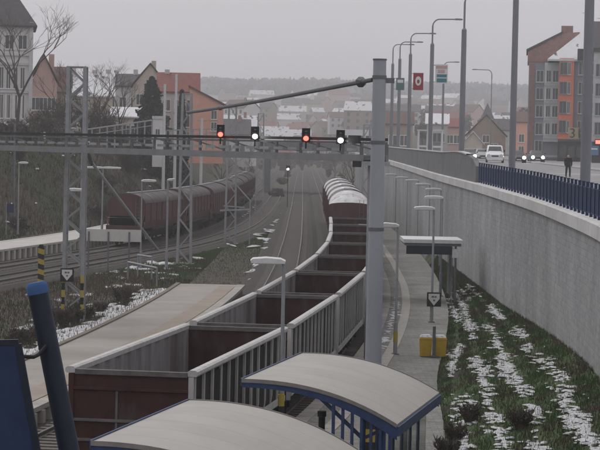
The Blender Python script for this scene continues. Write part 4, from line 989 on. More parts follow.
# ================================================================== VEHICLES
def vehicle(name, label, cat, x, y, z, rz, paint, van=False, lights=True, group=None, L=4.2, Wd=1.72, Hh=1.45):
    """front faces local -y"""
    t = thing(name, label, cat, (x, y, z), rz, group); hw_ = Wd / 2
    if van: st_ = [(0, .35, .75, .75, .80, .70), (.12, .28, .95, .95, .95, .85), (.9, .25, 1.12, 1.14, 1.0, .92), (1.0, .25, 1.15, 1.2, 1.0, .90), (1.75, .25, 1.2, 1.92, 1.0, .84), (2.1, .25, 1.2, 1.98, 1.0, .85), (4.7, .25, 1.2, 2.0, 1.0, .85), (4.85, .35, 1.15, 1.85, .98, .82)]
    else: st_ = [(0, .32, .58, .58, .82, .72), (.15, .22, .70, .70, .95, .86), (.95, .20, .86, .88, 1.0, .92), (1.15, .20, .90, .95, 1.0, .88), (1.85, .20, .92, Hh - .04, 1.0, .74), (2.4, .20, .93, Hh, 1.0, .75), (3.2, .20, .93, Hh - .06, 1.0, .73), (3.85, .22, .95, 1.02, .98, .80), (4.1, .25, .92, .95, .95, .82), (4.2, .36, .75, .75, .86, .76)]
    sc = L / st_[-1][0]; b = MB(); rows = []
    for (yy, zb, zs, zt, ws, wt) in st_:
        yy *= sc; a, c = hw_ * ws, hw_ * wt
        rows.append([(-a * .9, yy, zb), (-a, yy, zb + .18), (-a, yy, zs), (-c, yy, max(zt - .05, zs)), (-c * .8, yy, zt), (c * .8, yy, zt), (c, yy, max(zt - .05, zs)), (a, yy, zs), (a, yy, zb + .18), (a * .9, yy, zb)])
    b.strip(rows, closed=True); b.f.append(tuple(range(10))); b.mi.append(0); k = (len(rows) - 1) * 10; b.f.append(tuple(k + i for i in range(9, -1, -1))); b.mi.append(0)
    body = b.build('body', paint, t, smooth=True)
    i0, i1 = (3, 4) if van else (3, 4)
    def lerp(u, v, f): return tuple(u[i] + (v[i] - u[i]) * f for i in range(3))
    ra, rb_ = rows[i0], rows[i1]; o = Vector((0, -.02, .02))
    q = [Vector(lerp(ra[3], ra[6], .04)).lerp(Vector(lerp(rb_[4], rb_[5], .0)), .08), Vector(lerp(ra[3], ra[6], .96)).lerp(Vector(lerp(rb_[4], rb_[5], 1)), .08),
         Vector(lerp(ra[3], ra[6], .97)).lerp(Vector(lerp(rb_[4], rb_[5], 1.0)), .9), Vector(lerp(ra[3], ra[6], .03)).lerp(Vector(lerp(rb_[4], rb_[5], 0)), .9)]
    b = MB(); b.add([v + o for v in q] , [(0, 1, 2, 3)]); b.build('windscreen', M['glass'], t)
    for s in (3, 6):
        e = 2 if s == 3 else 7; sx = -.012 if s == 3 else .012
        for (j0, j1, f0, f1) in (((4, 5, .05, .95), (5, 6, .05, .9)) if not van else ((4, 5, .0, .95), (5, 6, .04, .3))):
            qs = []
            for f, hgt in ((f0, .12), (f1, .12), (f1, .9), (f0, .9)):
                lo = Vector(lerp(rows[j0][e], rows[j1][e], f)); hi = Vector(lerp(rows[j0][s], rows[j1][s], f)); qs.append(lo.lerp(hi, hgt) + Vector((sx, 0, 0)))
            b = MB(); b.add(qs, [(0, 1, 2, 3)]); b.build('side_window', M['glass'], t)
    for wx in (-hw_ + .08, hw_ - .08):
        for wy in (L * .19, L * .79):
            b = MB(); r_ = .33 if van else .31; b.tube([(wx - .1, wy, r_), (wx + .1, wy, r_)], r_, 16); wl = b.build('tyre', M['rubber'], t)
            b = MB(); s = 1 if wx > 0 else -1; b.tube([(wx + s * .09, wy, r_), (wx + s * .112, wy, r_)], r_ * .6, 12); b.build('rim', M['galv'], wl)
    zl = .82 if van else .62
    for s in (-1, 1):
        b = MB(); b.tube([(s * hw_ * .70, -.03, zl), (s * hw_ * .70, .10, zl)], .18, 14); b.build('headlight', M['head_on'] if lights else M['lampwhite'], t)
    MB().box(-hw_ * .4, hw_ * .4, -.035, .05, zl - .12, zl + .04).build('grille', M['dark'], t)
    MB().box(-hw_ * .86, hw_ * .86, -.06, .2, .30, .46).build('bumper', M['dark'] if not van else paint, t)
    MB().box(-.26, .26, -.075, -.06, .33, .43).build('number_plate', M['white'], t)
    for s in (-1, 1): MB().box(min(s * hw_, s * (hw_ + .16)), max(s * hw_, s * (hw_ + .16)), L * .27, L * .27 + .1, 1.0 if not van else 1.25, 1.14 if not van else 1.5).build('mirror', M['dark'], t)
    return t
def on_road(px_, py_, d=None):
    p = atd(px_, py_, d); return p.x, d, WTOP(min(d, 360)) + .14
pw = plain('car_white', (.78, .79, .80), .04, rough=.35); pd = plain('car_dark', (.035, .038, .042), .1, rough=.35); pg = plain('car_grey', (.12, .125, .13), .1, rough=.35); ps = plain('car_silver', (.35, .36, .37), .06, rough=.35)
x, y, z = on_road(495, 158, 252); vehicle('delivery_van', 'white van driving towards the camera on the road', 'van', x, y, z, math.radians(-4), pw, van=True, lights=False, L=4.85, Wd=1.95, Hh=2.0)
x, y, z = on_road(470, 158, 270); vehicle('car', 'dark car with lit headlamp at the end of the parapet', 'car', x, y, z, 0, pg, group='cars on the road')
x, y, z = on_road(483, 158, 282); vehicle('car', 'grey car half hidden behind the white van', 'car', x, y, z, 0, ps, lights=False, group='cars on the road')
x, y, z = on_road(519, 158, 258); vehicle('car', 'dark car with lit headlamps just right of the pole by the van', 'car', x, y, z, 0, pd, group='cars on the road')
x, y, z = on_road(538, 158, 268); vehicle('car', 'dark car with two bright headlamps in front of the grey building', 'car', x, y, z, 0, pd, group='cars on the road')
for px_, d, pt, lb_ in ((22, 240, ps, 'parked silver car seen through the gantry at far left'), (60, 243, pw, 'parked white car seen through the gantry, left of the lattice mast'), (40, 250, pg, 'parked grey car between two pale ones behind the gantry'), (88, 252, pd, 'parked dark car right of the nearest lattice mast head')):
    p = atd(px_, 140, d); vehicle('car', lb_, 'car', p.x, d, terrain(p.x, d) - .05, math.radians(80), pt, lights=False, group='cars parked on the left street')
# bus behind the gantry: white rounded roof line
def bus(px0, px1, d, ztop, label):
    a, c = atd(px0, 134, d), atd(px1, 134, d); L = c.x - a.x; g_ = terrain((a.x + c.x) / 2, d); hgt = 3.0
    z0 = ztop - hgt; t = thing('bus', label, 'bus', (a.x, d, z0))
    b = MB(); prof = [(0, .35), (0, 2.3), (.25, 2.85), (.8, 3.0), (L - .5, 3.0), (L, 2.6), (L, .35)]; b.prism(prof, 'y', -1.25, 1.25); b.build('body', pw, t)
    n = max(3, int(L / 1.5))
    for i in range(n): MB().box(.5 + i * (L - .8) / n, .5 + (i + .86) * (L - .8) / n, -1.27, -1.252, 1.0, 1.95).build('window', M['glass'], t)
    for x in (L * .22, L * .78): b = MB(); b.tube([(x, -1.28, .45), (x, -1.0, .45)], .45, 16); b.build('wheel', M['rubber'], t); b = MB(); b.tube([(x, 1.0, .45), (x, 1.28, .45)], .45, 16); b.build('wheel', M['rubber'], t)
    MB().box(.1, L - .1, -1.2, 1.2, .3, .5).build('chassis', M['dark'], t)
    return z0
zz = atd(350, 129.5, 395).z; bz = bus(336.5, 376, 395, zz, 'white bus with a rounded roof behind the gantry')
a, c = atd(325, 140, 395), atd(384, 140, 395)
t = thing('road_bridge', 'low concrete road bridge carrying the white bus', 'bridge', (0, 395, 0))
MB().box(a.x - 12, c.x + 2, -4, 4, bz - .9, bz - .01).build('deck', M['parapet'], t)
for x in (a.x - 10, a.x + 8.5): MB().box(x - .5, x + .5, -3.5, 3.5, -.3, bz - .9).build('pier', M['parapet'], t)
MB().box(a.x - 12, c.x + 2, -4.12, -4.003, bz - .5, bz + .5).build('guard', M['galv_dark'], t)

# ================================================================== PERSON on the road
def person(x, y, z, label):
    v = [(0,0,.95),(0,0,1.12),(0,-.01,1.35),(0,-.02,1.46),(0,-.04,1.55),(0,-.05,1.66),
         (.10,0,.88),(.12,-.16,.50),(.12,-.12,.10),(.12,-.26,.05), (-.10,0,.88),(-.11,.08,.50),(-.11,.26,.13),(-.11,.14,.05),
         (.20,0,1.40),(.25,.04,1.13),(.24,-.06,.90),(.23,-.10,.80), (-.20,0,1.40),(-.25,-.02,1.13),(-.24,-.16,.92),(-.23,-.2,.83)]
    e = [(0,1),(1,2),(2,3),(3,4),(4,5),(0,6),(6,7),(7,8),(8,9),(0,10),(10,11),(11,12),(12,13),(2,14),(14,15),(15,16),(16,17),(2,18),(18,19),(19,20),(20,21)]
    r = [.17,.17,.19,.075,.10,.085,.11,.085,.06,.05,.11,.085,.06,.05,.09,.07,.055,.04,.09,.07,.055,.04]
    me = bpy.data.meshes.new('person'); me.from_pydata(v, e, []); o = bpy.data.objects.new('person', me); C.objects.link(o)
    sk = o.modifiers.new('s', 'SKIN'); sd = me.skin_vertices[0].data
    for i, q in enumerate(r): sd[i].radius = (q, q * (.75 if i in (0, 1, 2) else 1)); sd[i].use_root = (i == 0)
    o.modifiers.new('d', 'SUBSURF').levels = 2
    dg = bpy.context.evaluated_depsgraph_get(); ev = o.evaluated_get(dg); m2_ = bpy.data.meshes.new_from_object(ev, depsgraph=dg)
    o.modifiers.clear(); o.data = m2_; m2_.materials.clear()
    jeans = plain('dark_trousers', (.03, .035, .05)); hair = plain('dark_hair', (.02, .015, .012))
    for m in (M['cloth'], jeans, M['skin'], hair): m2_.materials.append(m)
    for p in m2_.polygons:
        c = p.center; p.use_smooth = True
        p.material_index = 1 if c.z < .86 and abs(c.x) < .20 else (2 if (c.z > 1.46 and c.y < -.04 and c.z < 1.68) or (c.z < .86 and abs(c.x) > .2) else (3 if c.z > 1.5 else 0))
    o.location = (x, y, z); return tag(o, label, 'person')
p = atd(568, 172, 165); person(p.x, 165, WTOP(165) + .13, 'person in dark coat walking on the road left of the thick pole')

# ================================================================== BUILDINGS
WINM = {}
def window_meshes(w_, h_, fm, bars=1):
    key = (round(w_, 2), round(h_, 2), fm.name)
    if key not in WINM:
        g = MB(); g.box(-w_/2, w_/2, -.03, 0, 0, h_)
        f = MB(); k = max(.07, .09 * w_)
        for a in ((-w_/2 - k, -w_/2, 0, h_), (w_/2, w_/2 + k, 0, h_), (-w_/2 - k, w_/2 + k, -k, 0), (-w_/2 - k, w_/2 + k, h_, h_ + k)): f.box(a[0], a[1], -.10, 0, a[2], a[3])
        if bars: f.box(-k * .4, k * .4, -.06, -.035, 0, h_)
        s = MB(); s.box(-w_/2 - .15, w_/2 + .15, -.2, 0, -k - .07, -k - .003)
        WINM[key] = (g.mesh('window', M['glass']), f.mesh('frame', fm), s.mesh('sill', fm))
    return WINM[key]
def put_window(parent, x, y, z, w_, h_, fm, rz=0, sill=True):
    g, f, s = window_meshes(w_, h_, fm); o = obj('window', g, parent, (x, y, z), rz); obj('frame', f, o)
    if sill: obj('sill', s, o)
    return o
def house(name, label, px0, px1, d, ybase, yeave, yridge, depth, wallm, roofm, wins, roof='gable_x', winm=None, over=.35, cat='house', rz=0, group=None, z0=None, chim=()):
    """front facade is local y=0; wins: list of (u centre 0..1, z bottom 0..1, width m, height m)"""
    a, c = atd(px0, ybase, d), atd(px1, ybase, d); wd = c.x - a.x; xm = (a.x + c.x) / 2
    ze = atd((px0 + px1) / 2, yeave, d).z; zr = atd((px0 + px1) / 2, yridge, d).z; zb = min(a.z, c.z) if z0 is None else z0
    t = thing(name, label, cat, (xm, d, zb), rz or -math.atan2(xm, d), group); h = ze - zb; hr = zr - zb
    MB().box(-wd/2, wd/2, 0, depth, -3, h).build('wall', wallm, t)
    o = over
    if roof == 'gable_x':      # ridge parallel to the facade
        b = MB(); b.prism([(-o, h - .12), (depth/2, hr), (depth + o, h - .12), (depth + o, h + .06), (depth/2, hr + .2), (-o, h + .06)], 'x', -wd/2 - o, wd/2 + o); r = b.build('roof', roofm, t)
        b = MB(); b.prism([(0, h), (depth, h), (depth/2, hr - .05)], 'x', -wd/2, wd/2); b.build('gable', wallm, t)
    elif roof == 'gable_y':    # gable faces the camera
        b = MB(); b.prism([(-wd/2 - o, h - .12), (0, hr), (wd/2 + o, h - .12), (wd/2 + o, h + .08), (0, hr + .22), (-wd/2 - o, h + .08)], 'y', -o, depth + o); r = b.build('roof', roofm, t)
        b = MB(); b.prism([(-wd/2, h), (wd/2, h), (0, hr - .05)], 'y', 0.0, depth); b.build('gable', wallm, t)
    elif roof == 'hip':
        q = min(wd, depth) / 2 * .95; X, Y0, Y1 = wd/2 + o, -o, depth + o
        b = MB(); rx = max(.1, wd/2 - q)
        b.add([(-X, Y0, h), (X, Y0, h), (X, Y1, h), (-X, Y1, h), (-rx, depth/2, hr), (rx, depth/2, hr), (-X, Y0, h - .15), (X, Y0, h - .15), (X, Y1, h - .15), (-X, Y1, h - .15)],
              [(0, 1, 5, 4), (1, 2, 5), (2, 3, 4, 5), (3, 0, 4), (6, 7, 1, 0), (7, 8, 2, 1), (8, 9, 3, 2), (9, 6, 0, 3), (9, 8, 7, 6)]); r = b.build('roof', roofm, t)
    elif roof == 'shed':      # high on the left, falling to the right
        b = MB(); b.prism([(-wd/2 - .2, hr), (wd/2 + o, h - .1), (wd/2 + o, h + .12), (-wd/2 - .2, hr + .22)], 'y', -o, depth + o); r = b.build('roof', roofm, t)
        b = MB(); b.prism([(-wd/2, h), (wd/2, h), (-wd/2, hr - .03)], 'y', 0, depth); b.build('gable', wallm, t)
    else:
        r = MB().box(-wd/2 - .1, wd/2 + .1, -.1, depth + .1, h, h + .35).build('roof', roofm, t)
    for u, zf, dy in chim: MB().box(u * wd - .35, u * wd + .35, depth * dy - .35, depth * dy + .35, h, hr + zf).build('chimney', wallm if zf < 9 else roofm, r)
    for (u, v, ww, wh) in wins: put_window(t, -wd/2 + u * wd, 0, v * h, ww, wh, winm or M['white'])
    # side windows on the faces seen from a step aside
    return t, wd, h, hr
w_grey = plain('plaster_pale_grey', (.52, .52, .51)); w_white = plain('plaster_white', (.72, .72, .71), .08, 2); w_pink = plain('plaster_pink', (.56, .385, .345), .1, .8); w_orange = plain('plaster_orange', (.74, .40, .30), .08, .6)
w_cream = plain('plaster_cream', (.55, .50, .43)); w_tan = plain('plaster_tan', (.33, .28, .23)); w_brick = plain('brick_red_brown', (.31, .19, .165), .2, 2); w_blue = plain('panel_blue_grey', (.28, .30, .335), .1, .7); w_lgrey = plain('panel_light_grey', (.72, .73, .735), .06, 1)
w_red = plain('panel_orange_red', (.80, .26, .165), .08, .8); w_dk = plain('shop_dark', (.06, .062, .068), .2, 1)
r_dark = plain('roof_slate', (.075, .072, .075), .2, 1.5); r_red = plain('roof_tile_red', (.21, .07, .06), .2, 2); r_brown = plain('roof_tile_brown', (.13, .085, .075), .2, 2)
r_snow = mat('roof_snow_patchy', (.62, .63, .65), (.74, .75, .77), .5, .8, c3=(.10, .095, .095), s3=.5, t3=(.57, .61), stretch=(1, .35, 1))

# ---- left: tall white villa
wins = []
for k in range(7): wins.append((.10 + k * .128, .46, .42, 2.35)); wins.append((.10 + k * .128, .205, .42, 2.6))
for k in range(4): wins.append((.14 + k * .24, .80, .9, 1.5)); wins.append((.14 + k * .24, .02, 1.0, 1.6))
t, wd, h, hr = house('villa', 'tall white villa with rows of narrow windows at the left edge', -26, 28.5, 256, 141, 25, -26, 12, w_white, r_dark, wins, 'hip', w_white, .75, chim=())
for z in (.42, .66, .74): MB().box(-wd/2 - .06, wd/2 + .12, -.22, -.003, z * h, z * h + .28).build('ledge', M['lampwhite'], t)
for x in np.linspace(-wd/2, wd/2, 8): MB().box(x - .13, x + .13, -.14, -.004, .18 * h, .42 * h - .01).build('pilaster', w_white, t)
MB().box(wd/2 - .1, wd/2 + .32, -.35, -.23, 0, h + .4).build('downpipe', M['lampwhite'], t)
# ---- pink and brown house
house('town_house', 'pinkish house with brown gable right of the white villa', 29.5, 56, 285, 141, 84, 55, 10, w_pink, r_brown, [(.2, .55, .9, 1.5), (.5, .55, .9, 1.5), (.8, .55, .9, 1.5), (.2, .18, .9, 1.6), (.5, .18, .9, 1.6), (.8, .18, .9, 1.6)], 'gable_y', None, chim=((.28, .2, .2),))
t, wd, h, hr = house('town_house', 'dark brown roofed house with square dormer behind the pinkish house', 46, 64, 297, 141, 92, 67, 9, w_tan, r_brown, [(.3, .5, .9, 1.4), (.7, .5, .9, 1.4)], 'gable_x')
MB().box(.4, 2.2, .8, 4, h + .6, h + 2.4).build('dormer', w_brick, t)
house('town_house', 'low house with snow covered roof behind the nearest lattice mast', 66, 112, 330, 141, 96, 72, 12, w_cream, r_snow, [(.15, .3, 1, 1.5), (.38, .3, 1, 1.5), (.62, .3, 1, 1.5), (.85, .3, 1, 1.5)], 'gable_x', chim=((-.36, .7, .4), (.1, .5, .5), (.4, .6, .5)))
house('town_house', 'grey house with dark ridge left of the dark conifer', 104, 140, 352, 141, 86, 74, 10, w_grey, r_dark, [(.18, .62, 1, 1.5), (.5, .62, 1, 1.5), (.82, .62, 1, 1.5), (.5, .25, 1, 1.5), (.2, .25, 1, 1.5)], 'gable_x', chim=((-.2, .7, .5), (.35, .9, .5)))
house('town_house', 'cream house with steep gable behind the dark conifer', 132, 166, 330, 141, 86, 64, 12, w_cream, r_dark, [(.2, .66, .9, 1.5), (.78, .66, .9, 1.5), (.78, .3, .9, 1.5)], 'gable_y', chim=((.1, .6, .3),))
t, wd, h, hr = house('town_house', 'pale house with bright red tiled roof', 158, 197, 318, 141, 92, 73, 9, w_grey, r_red, [(.2, .62, 1, 1.5), (.5, .62, 1, 1.5), (.8, .62, 1, 1.5), (.2, .3, 1, 1.5), (.5, .3, 1, 1.5), (.8, .3, 1, 1.5)], 'gable_x', chim=((-.3, .6, .5),))
house('town_house', 'orange plastered house with sloping roof edge near the red signal', 189, 223, 306, 141, 105, 87, 10, w_orange, r_brown, [(.72, .62, .7, 1.1), (.72, .3, .7, 1.1)], 'shed')
house('site_cabin', 'small white cabin behind the gantry left of the orange house', 152.5, 162.5, 262, 141, 119, 118, 2.6, M['white'], M['lampwhite'], [(.5, .3, .45, .6)], 'flat', cat='cabin')
house('town_house', 'low pale house under the dark conifer', 112, 140, 300, 141, 117, 108, 8, w_cream, r_snow, [(.2, .3, .9, 1.1), (.5, .3, .9, 1.1), (.8, .3, .9, 1.1)], 'gable_x')
# pale posts left of the orange house
for px_, y0_, d, lb_ in ((165, 84, 245, 'pale post left of the two beside the red roofed house'), (176.5, 74, 248, 'tallest pale post in front of the red roofed house'), (202, 118, 240, 'short pale post below the orange house')):
    p = atd(px_, y0_, d); g_ = terrain(p.x, d); t = thing('pale_post', lb_, 'post', (p.x, d, g_ - .2)); b = MB(); b.tube([(0, 0, 0), (0, 0, p.z - g_ + .2)], [.2, .13], 10); b.build('post_tube', M['lampwhite'], t, smooth=True)
    b = MB(); b.bar((-.5, 0, p.z - g_ - .1), (.5, 0, p.z - g_ - .1), .08); b.build('crossarm', M['galv'], t)
# railing on the left street
def railing(p0, p1, n, hgt, label):
    t = thing('street_railing', label, 'railing', p0); d = p1 - p0
    b = MB(); b.bar((0, 0, hgt), d + Vector((0, 0, hgt)), .12); b.build('top_rail', M['galv'], t)
    b = MB(); b.bar((0, 0, hgt * .5), d + Vector((0, 0, hgt * .5)), .07); b.build('middle_rail', M['galv'], t)
    for i in range(n + 1): b = MB(); q = d * (i / n); b.box(q.x - .07, q.x + .07, q.y - .07, q.y + .07, q.z - 1.2, q.z + hgt - .07); b.build('post', M['galv'], t)
railing(atd(84, 141, 232), atd(152, 131, 240), 9, 1.15, 'pale street railing rising to the right beside the nearest mast')
railing(atd(166, 140, 246), atd(226, 138, 250), 9, 1.05, 'pale street railing below the orange house')
# ---- right: red-brown topped grey block
a, c = atd(526.5, 165, 312), atd(558, 165, 312); z0 = WTOP(312) + .1
t = thing('apartment_block', 'grey and brown apartment block with sloping brown top', 'building', (a.x, 312, z0), -math.atan2(a.x, 312)); wd = c.x - a.x
ze, zl, zr_ = atd(540, 62, 312).z - z0, atd(527, 51.5, 312).z - z0, atd(560, 32, 312).z - z0
MB().box(0, wd, 0, 14, -.5, ze).build('wall', w_blue, t)
b = MB(); b.prism([(-.2, ze), (wd + 2.5, ze), (wd + 2.5, zr_), (wd, zr_ - .2), (-.2, zl)], 'y', -.15, 14); b.build('upper_wall', w_brick, t)
b = MB(); b.prism([(-.4, zl), (wd + .2, zr_ - .2), (wd + .2, zr_ + .1), (-.4, zl + .3)], 'y', -.4, 14.3); b.build('roof', r_dark, t)
MB().box(wd + .0, wd + 1.6, 1, 3, zr_ - .3, zr_ + .9).build('chimney', w_brick, t)
MB().box(wd * .50, wd * .98, -.7, 0, 2.6, ze - .1).build('bay', w_lgrey, t)
MB().box(wd * .04, wd * .20, -.08, 0, .3, ze - .3).build('panel_strip', w_brick, t)
for k in range(5):
    zz_ = 1.2 + k * (ze - 1.5) / 5
    put_window(t, wd * .36, 0, zz_, .9, 1.5, M['lampwhite'])
    if k: put_window(t, wd * .63, -.7, zz_, .55, 1.5, w_lgrey); put_window(t, wd * .85, -.7, zz_, .7, 1.5, w_lgrey)
    MB().box(wd * .51, wd * .97, -.78, -.702, zz_ - .75, zz_ - .45).build('spandrel', w_grey, t)
# orange and grey block
D2 = 300
a, c = atd(557, 165, D2), atd(614, 165, D2); z0 = WTOP(D2) + .1; wd = c.x - a.x
t = thing('apartment_block', 'dark grey apartment block with orange red stripe and snowy roof', 'building', (a.x, D2, z0), -math.atan2(a.x, D2)); ze = atd(570, 58, D2).z - z0; zr_ = atd(590, 28, D2 + 7).z - z0
MB().box(0, wd, 0, 14, -.5, ze).build('wall', w_blue, t)
xo = (571.5 - 557) / 57 * wd; zs = atd(560, 139, D2).z - z0
MB().box(-.02, xo, -.5, .0, zs, ze - .05).build('orange_bay', w_red, t)
MB().box(.02, wd * .62, -.12, 0, -.3, zs - .3).build('shop_front', w_dk, t)
for k in range(4): MB().box(.3 + k * 1.1, 1.2 + k * 1.1, -.16, -.122, .5, zs - .9).build('shop_window', M['glass'], t)
for k in range(4):
    zz_ = zs + .9 + k * (ze - zs - .5) / 4
    put_window(t, xo * .30, -.5, zz_, .85, 1.5, w_blue); put_window(t, xo * .68, -.5, zz_, .32, 1.5, M['lampwhite'])
    put_window(t, xo + 1.05, 0, zz_, .75, 1.5, M['lampwhite']); put_window(t, xo + 2.6, 0, zz_, .75, 1.5, M['lampwhite'])
b = MB(); X0, X1 = -1.6, wd + .4
rl = (584 - 557) / 57 * wd
b.add([(X0, -.6, ze - .2), (X1, -.6, ze - .2), (X1, 14.4, ze - .2), (X0, 14.4, ze - .2), (rl, 7, zr_), (X1, 7, zr_), (X0, -.6, ze - .45), (X1, -.6, ze - .45)], [(0, 1, 5, 4), (2, 3, 4, 5), (3, 0, 4), (6, 7, 1, 0), (1, 2, 5)])
b.build('roof', r_snow, t)
MB().box(xo + .4, xo + 4.2, -.9, -.62, ze - .35, ze + 1.2).build('roof_parapet', r_dark, t)
for x, hgt in ((rl - .3, 2.3), (rl + 1.8, 1.6)): b = MB(); b.tube([(x, 7, zr_ - .5), (x, 7, zr_ + hgt)], .05, 6); b.bar((x - .5, 7, zr_ + hgt - .3), (x + .5, 7, zr_ + hgt - .3), .05); b.build('aerial', M['galv_dark'], t)
MB().box(rl + .9, rl + 1.8, 6.2, 7.4, zr_ - .8, zr_ + .7).build('chimney', w_brick, t)
# its yellow shop sign with dark figures
a2, c2 = atd(568, 139, D2 - .8), atd(579.5, 127.5, D2 - .8)
sy = thing('shop_sign', 'pale yellow shop sign with dark figures under the orange stripe', 'sign', (a2.x, D2 - .8, a2.z)); sw, sh = c2.x - a2.x, c2.z - a2.z
MB().box(0, sw, 0, .2, 0, sh).build('sign_panel', plain('sign_cream', (.50, .44, .30)), sy)
def text_mesh(s, size, m):
    cu = bpy.data.curves.new('t', 'FONT'); cu.body = s; cu.size = size; cu.extrude = .01; o = bpy.data.objects.new('t', cu); C.objects.link(o)
    dg = bpy.context.evaluated_depsgraph_get(); me = bpy.data.meshes.new_from_object(o.evaluated_get(dg), depsgraph=dg); bpy.data.objects.remove(o); me.materials.clear(); me.materials.append(m); return me
o = obj('figures', text_mesh('31', sh * 1.15, plain('sign_brown', (.11, .09, .08))), sy, (sw * .08, -.02, sh * .12)); o.rotation_euler = (math.pi / 2, 0, 0)
# pale block at the right edge with lit red sign
a, c = atd(591, 165, 285), atd(640, 165, 285); z0 = WTOP(285) + .1; wd = c.x - a.x
t = thing('apartment_block', 'pale grey block at the right edge behind the thick pole', 'building', (a.x, 285, z0), -math.atan2(a.x, 285)); ze = atd(600, 52, 285).z - z0
MB().box(0, wd, 0, 12, -.5, ze).build('wall', w_grey, t)
MB().box(-.15, wd + .15, -.3, 12.2, ze, ze + .5).build('cornice', r_dark, t)
b = MB(); b.prism([(-.3, ze + .5), (6, ze + 4.2), (12.3, ze + .5)], 'x', -.2, wd + .2); b.build('roof', r_dark, t)
for k in range(4):
    for j in range(4): put_window(t, .75 + j * 1.5, 0, 3.6 + k * (ze - 4.2) / 4, .8, 1.5, plain('frame_pale_blue', (.36, .42, .47)))
MB().box(.05, wd - .1, -.1, 0, 0, 2.7).build('shop_front', w_dk, t)
p = atd(598.5, 142, 284); s_ = thing('neon_sign', 'small glowing red sign at the right edge', 'sign', (p.x, 284.6, p.z))
MB().box(-.35, .55, 0, .3, -.35, .35).build('sign_box', M['dark'], s_); b = MB(); b.box(-.28, .48, -.03, -.003, -.22, .22); b.build('lit_panel', M['lamp_red'], s_)
p = atd(594.5, 150.5, 284); s_ = thing('blue_sign', 'blue sign board below the glowing red sign', 'sign', (p.x, 284.6, p.z)); MB().box(-.5, .6, 0, .2, -.6, .6).build('sign_panel', plain('sign_blue', (.12, .22, .36)), s_); MB().box(-.35, .45, -.02, -.003, .1, .3).build('mark', M['white'], s_)
# ---- houses right of the road in the middle distance
house('town_house', 'grey gabled house with wide roof behind the white van', 466, 505, 430, 158, 136, 115, 14, w_tan, r_brown, [(.3, .35, 1.4, 1.6), (.7, .35, 1.4, 1.6), (.5, .75, 1.2, 1.3)], 'gable_y', z0=6)
house('town_house', 'low pale gabled house left of the white van', 463, 482, 365, 160, 144, 132, 9, w_cream, r_snow, [(.3, .3, 1, 1.3), (.7, .3, 1, 1.3)], 'gable_y', z0=6)
house('town_house', 'orange house glimpsed left of the grey apartment block', 515, 527, 420, 158, 122, 112, 10, w_orange, r_brown, [(.5, .5, .9, 1.4), (.5, .2, .9, 1.4)], 'gable_x', z0=6)
house('town_house', 'low dark roofed house between the poles', 478, 520, 520, 158, 130, 121, 10, w_grey, r_dark, [(.2, .4, 1.3, 1.5), (.5, .4, 1.3, 1.5), (.8, .4, 1.3, 1.5)], 'gable_x', z0=7)
house('town_house', 'brown roofed house behind the farthest street lamps', 384, 412, 420, 158, 124, 112, 10, w_tan, r_brown, [(.3, .4, 1.4, 1.8), (.7, .4, 1.4, 1.8)], 'gable_x', z0=6)
house('town_house', 'snow roofed house behind the street lamp with white sign', 426, 447, 450, 158, 124, 114, 10, w_grey, r_snow, [(.3, .5, 1.3, 1.6), (.7, .5, 1.3, 1.6)], 'gable_x', z0=6)
house('town_house', 'reddish roofed house left of the parapet lamp', 444, 462, 470, 158, 127, 119, 10, w_pink, r_red, [(.3, .5, 1.3, 1.6), (.7, .5, 1.3, 1.6)], 'gable_x', z0=6)
# glazed tram shelters with white frames behind the parapet
for px0, px1, d, lb_ in ((418.5, 428, 246, 'white framed glass stop shelter left of the teal sign lamp'), (432, 442.5, 238, 'white framed glass stop shelter right of the teal sign lamp')):
    a, c = atd(px0, 150, d), atd(px1, 131, d); wd = c.x - a.x; z0 = WTOP(d) + .12; hh = c.z - z0
    t = thing('stop_shelter', lb_, 'shelter', (a.x, d, z0), group='stop shelters'); MB().box(-.1, wd + .1, -.1, 1.5, hh, hh + .14).build('roof', M['lampwhite'], t)
    for x in (0, wd): 
        for y in (0, 1.4): MB().box(x - .07, x + .07, y - .07, y + .07, 0, hh).build('post', M['white'], t)
    MB().box(.07, wd - .07, 1.38, 1.42, .3, hh - .2).build('pane', M['clearglass'], t)
    MB().box(.07, wd - .07, -.05, .05, hh * .48, hh * .54).build('rail', M['white'], t)
# church spire and twin roofed church in the haze
def church(name, label, px_, d, wd, zb, htower, hspire, nave):
    p = atd(px_, 130, d); t = thing(name, label, 'church', (p.x, d, zb)); q = wd / 2
    MB().box(-q, q, -q, q, -4, htower).build('tower', w_grey, t)
    b = MB(); b.add([(-q*1.15, -q*1.15, htower), (q*1.15, -q*1.15, htower), (q*1.15, q*1.15, htower), (-q*1.15, q*1.15, htower), (0, 0, htower + hspire)], [(0, 1, 4), (1, 2, 4), (2, 3, 4), (3, 0, 4), (3, 2, 1, 0)]); b.build('spire', r_dark, t)
    if nave:
        L, hn, hr_ = nave; MB().box(q, q + L, -q*1.4, q*1.4, -4, hn).build('nave', w_grey, t); b = MB(); b.prism([(-q*1.6, hn), (0, hr_), (q*1.6, hn)], 'x', q, q + L + .3); b.build('roof', r_dark, t)
        for i in range(4): put_window(t, q + L * (i + .6) / 4.4, -q * 1.4, hn * .35, 1.2, hn * .5, w_grey)
    put_window(t, 0, -q, htower * .6, wd * .3, htower * .2, w_grey)
church('church', 'hazy church tower with dark pointed spire behind the van', 487, 720, 3.6, 10, 8, 5, (9, 5, 8))
church('church', 'hazy church with broad dark pyramid roof above the bus', 350.5, 980, 8.0, 8, 9, 7, (9, 7, 13))

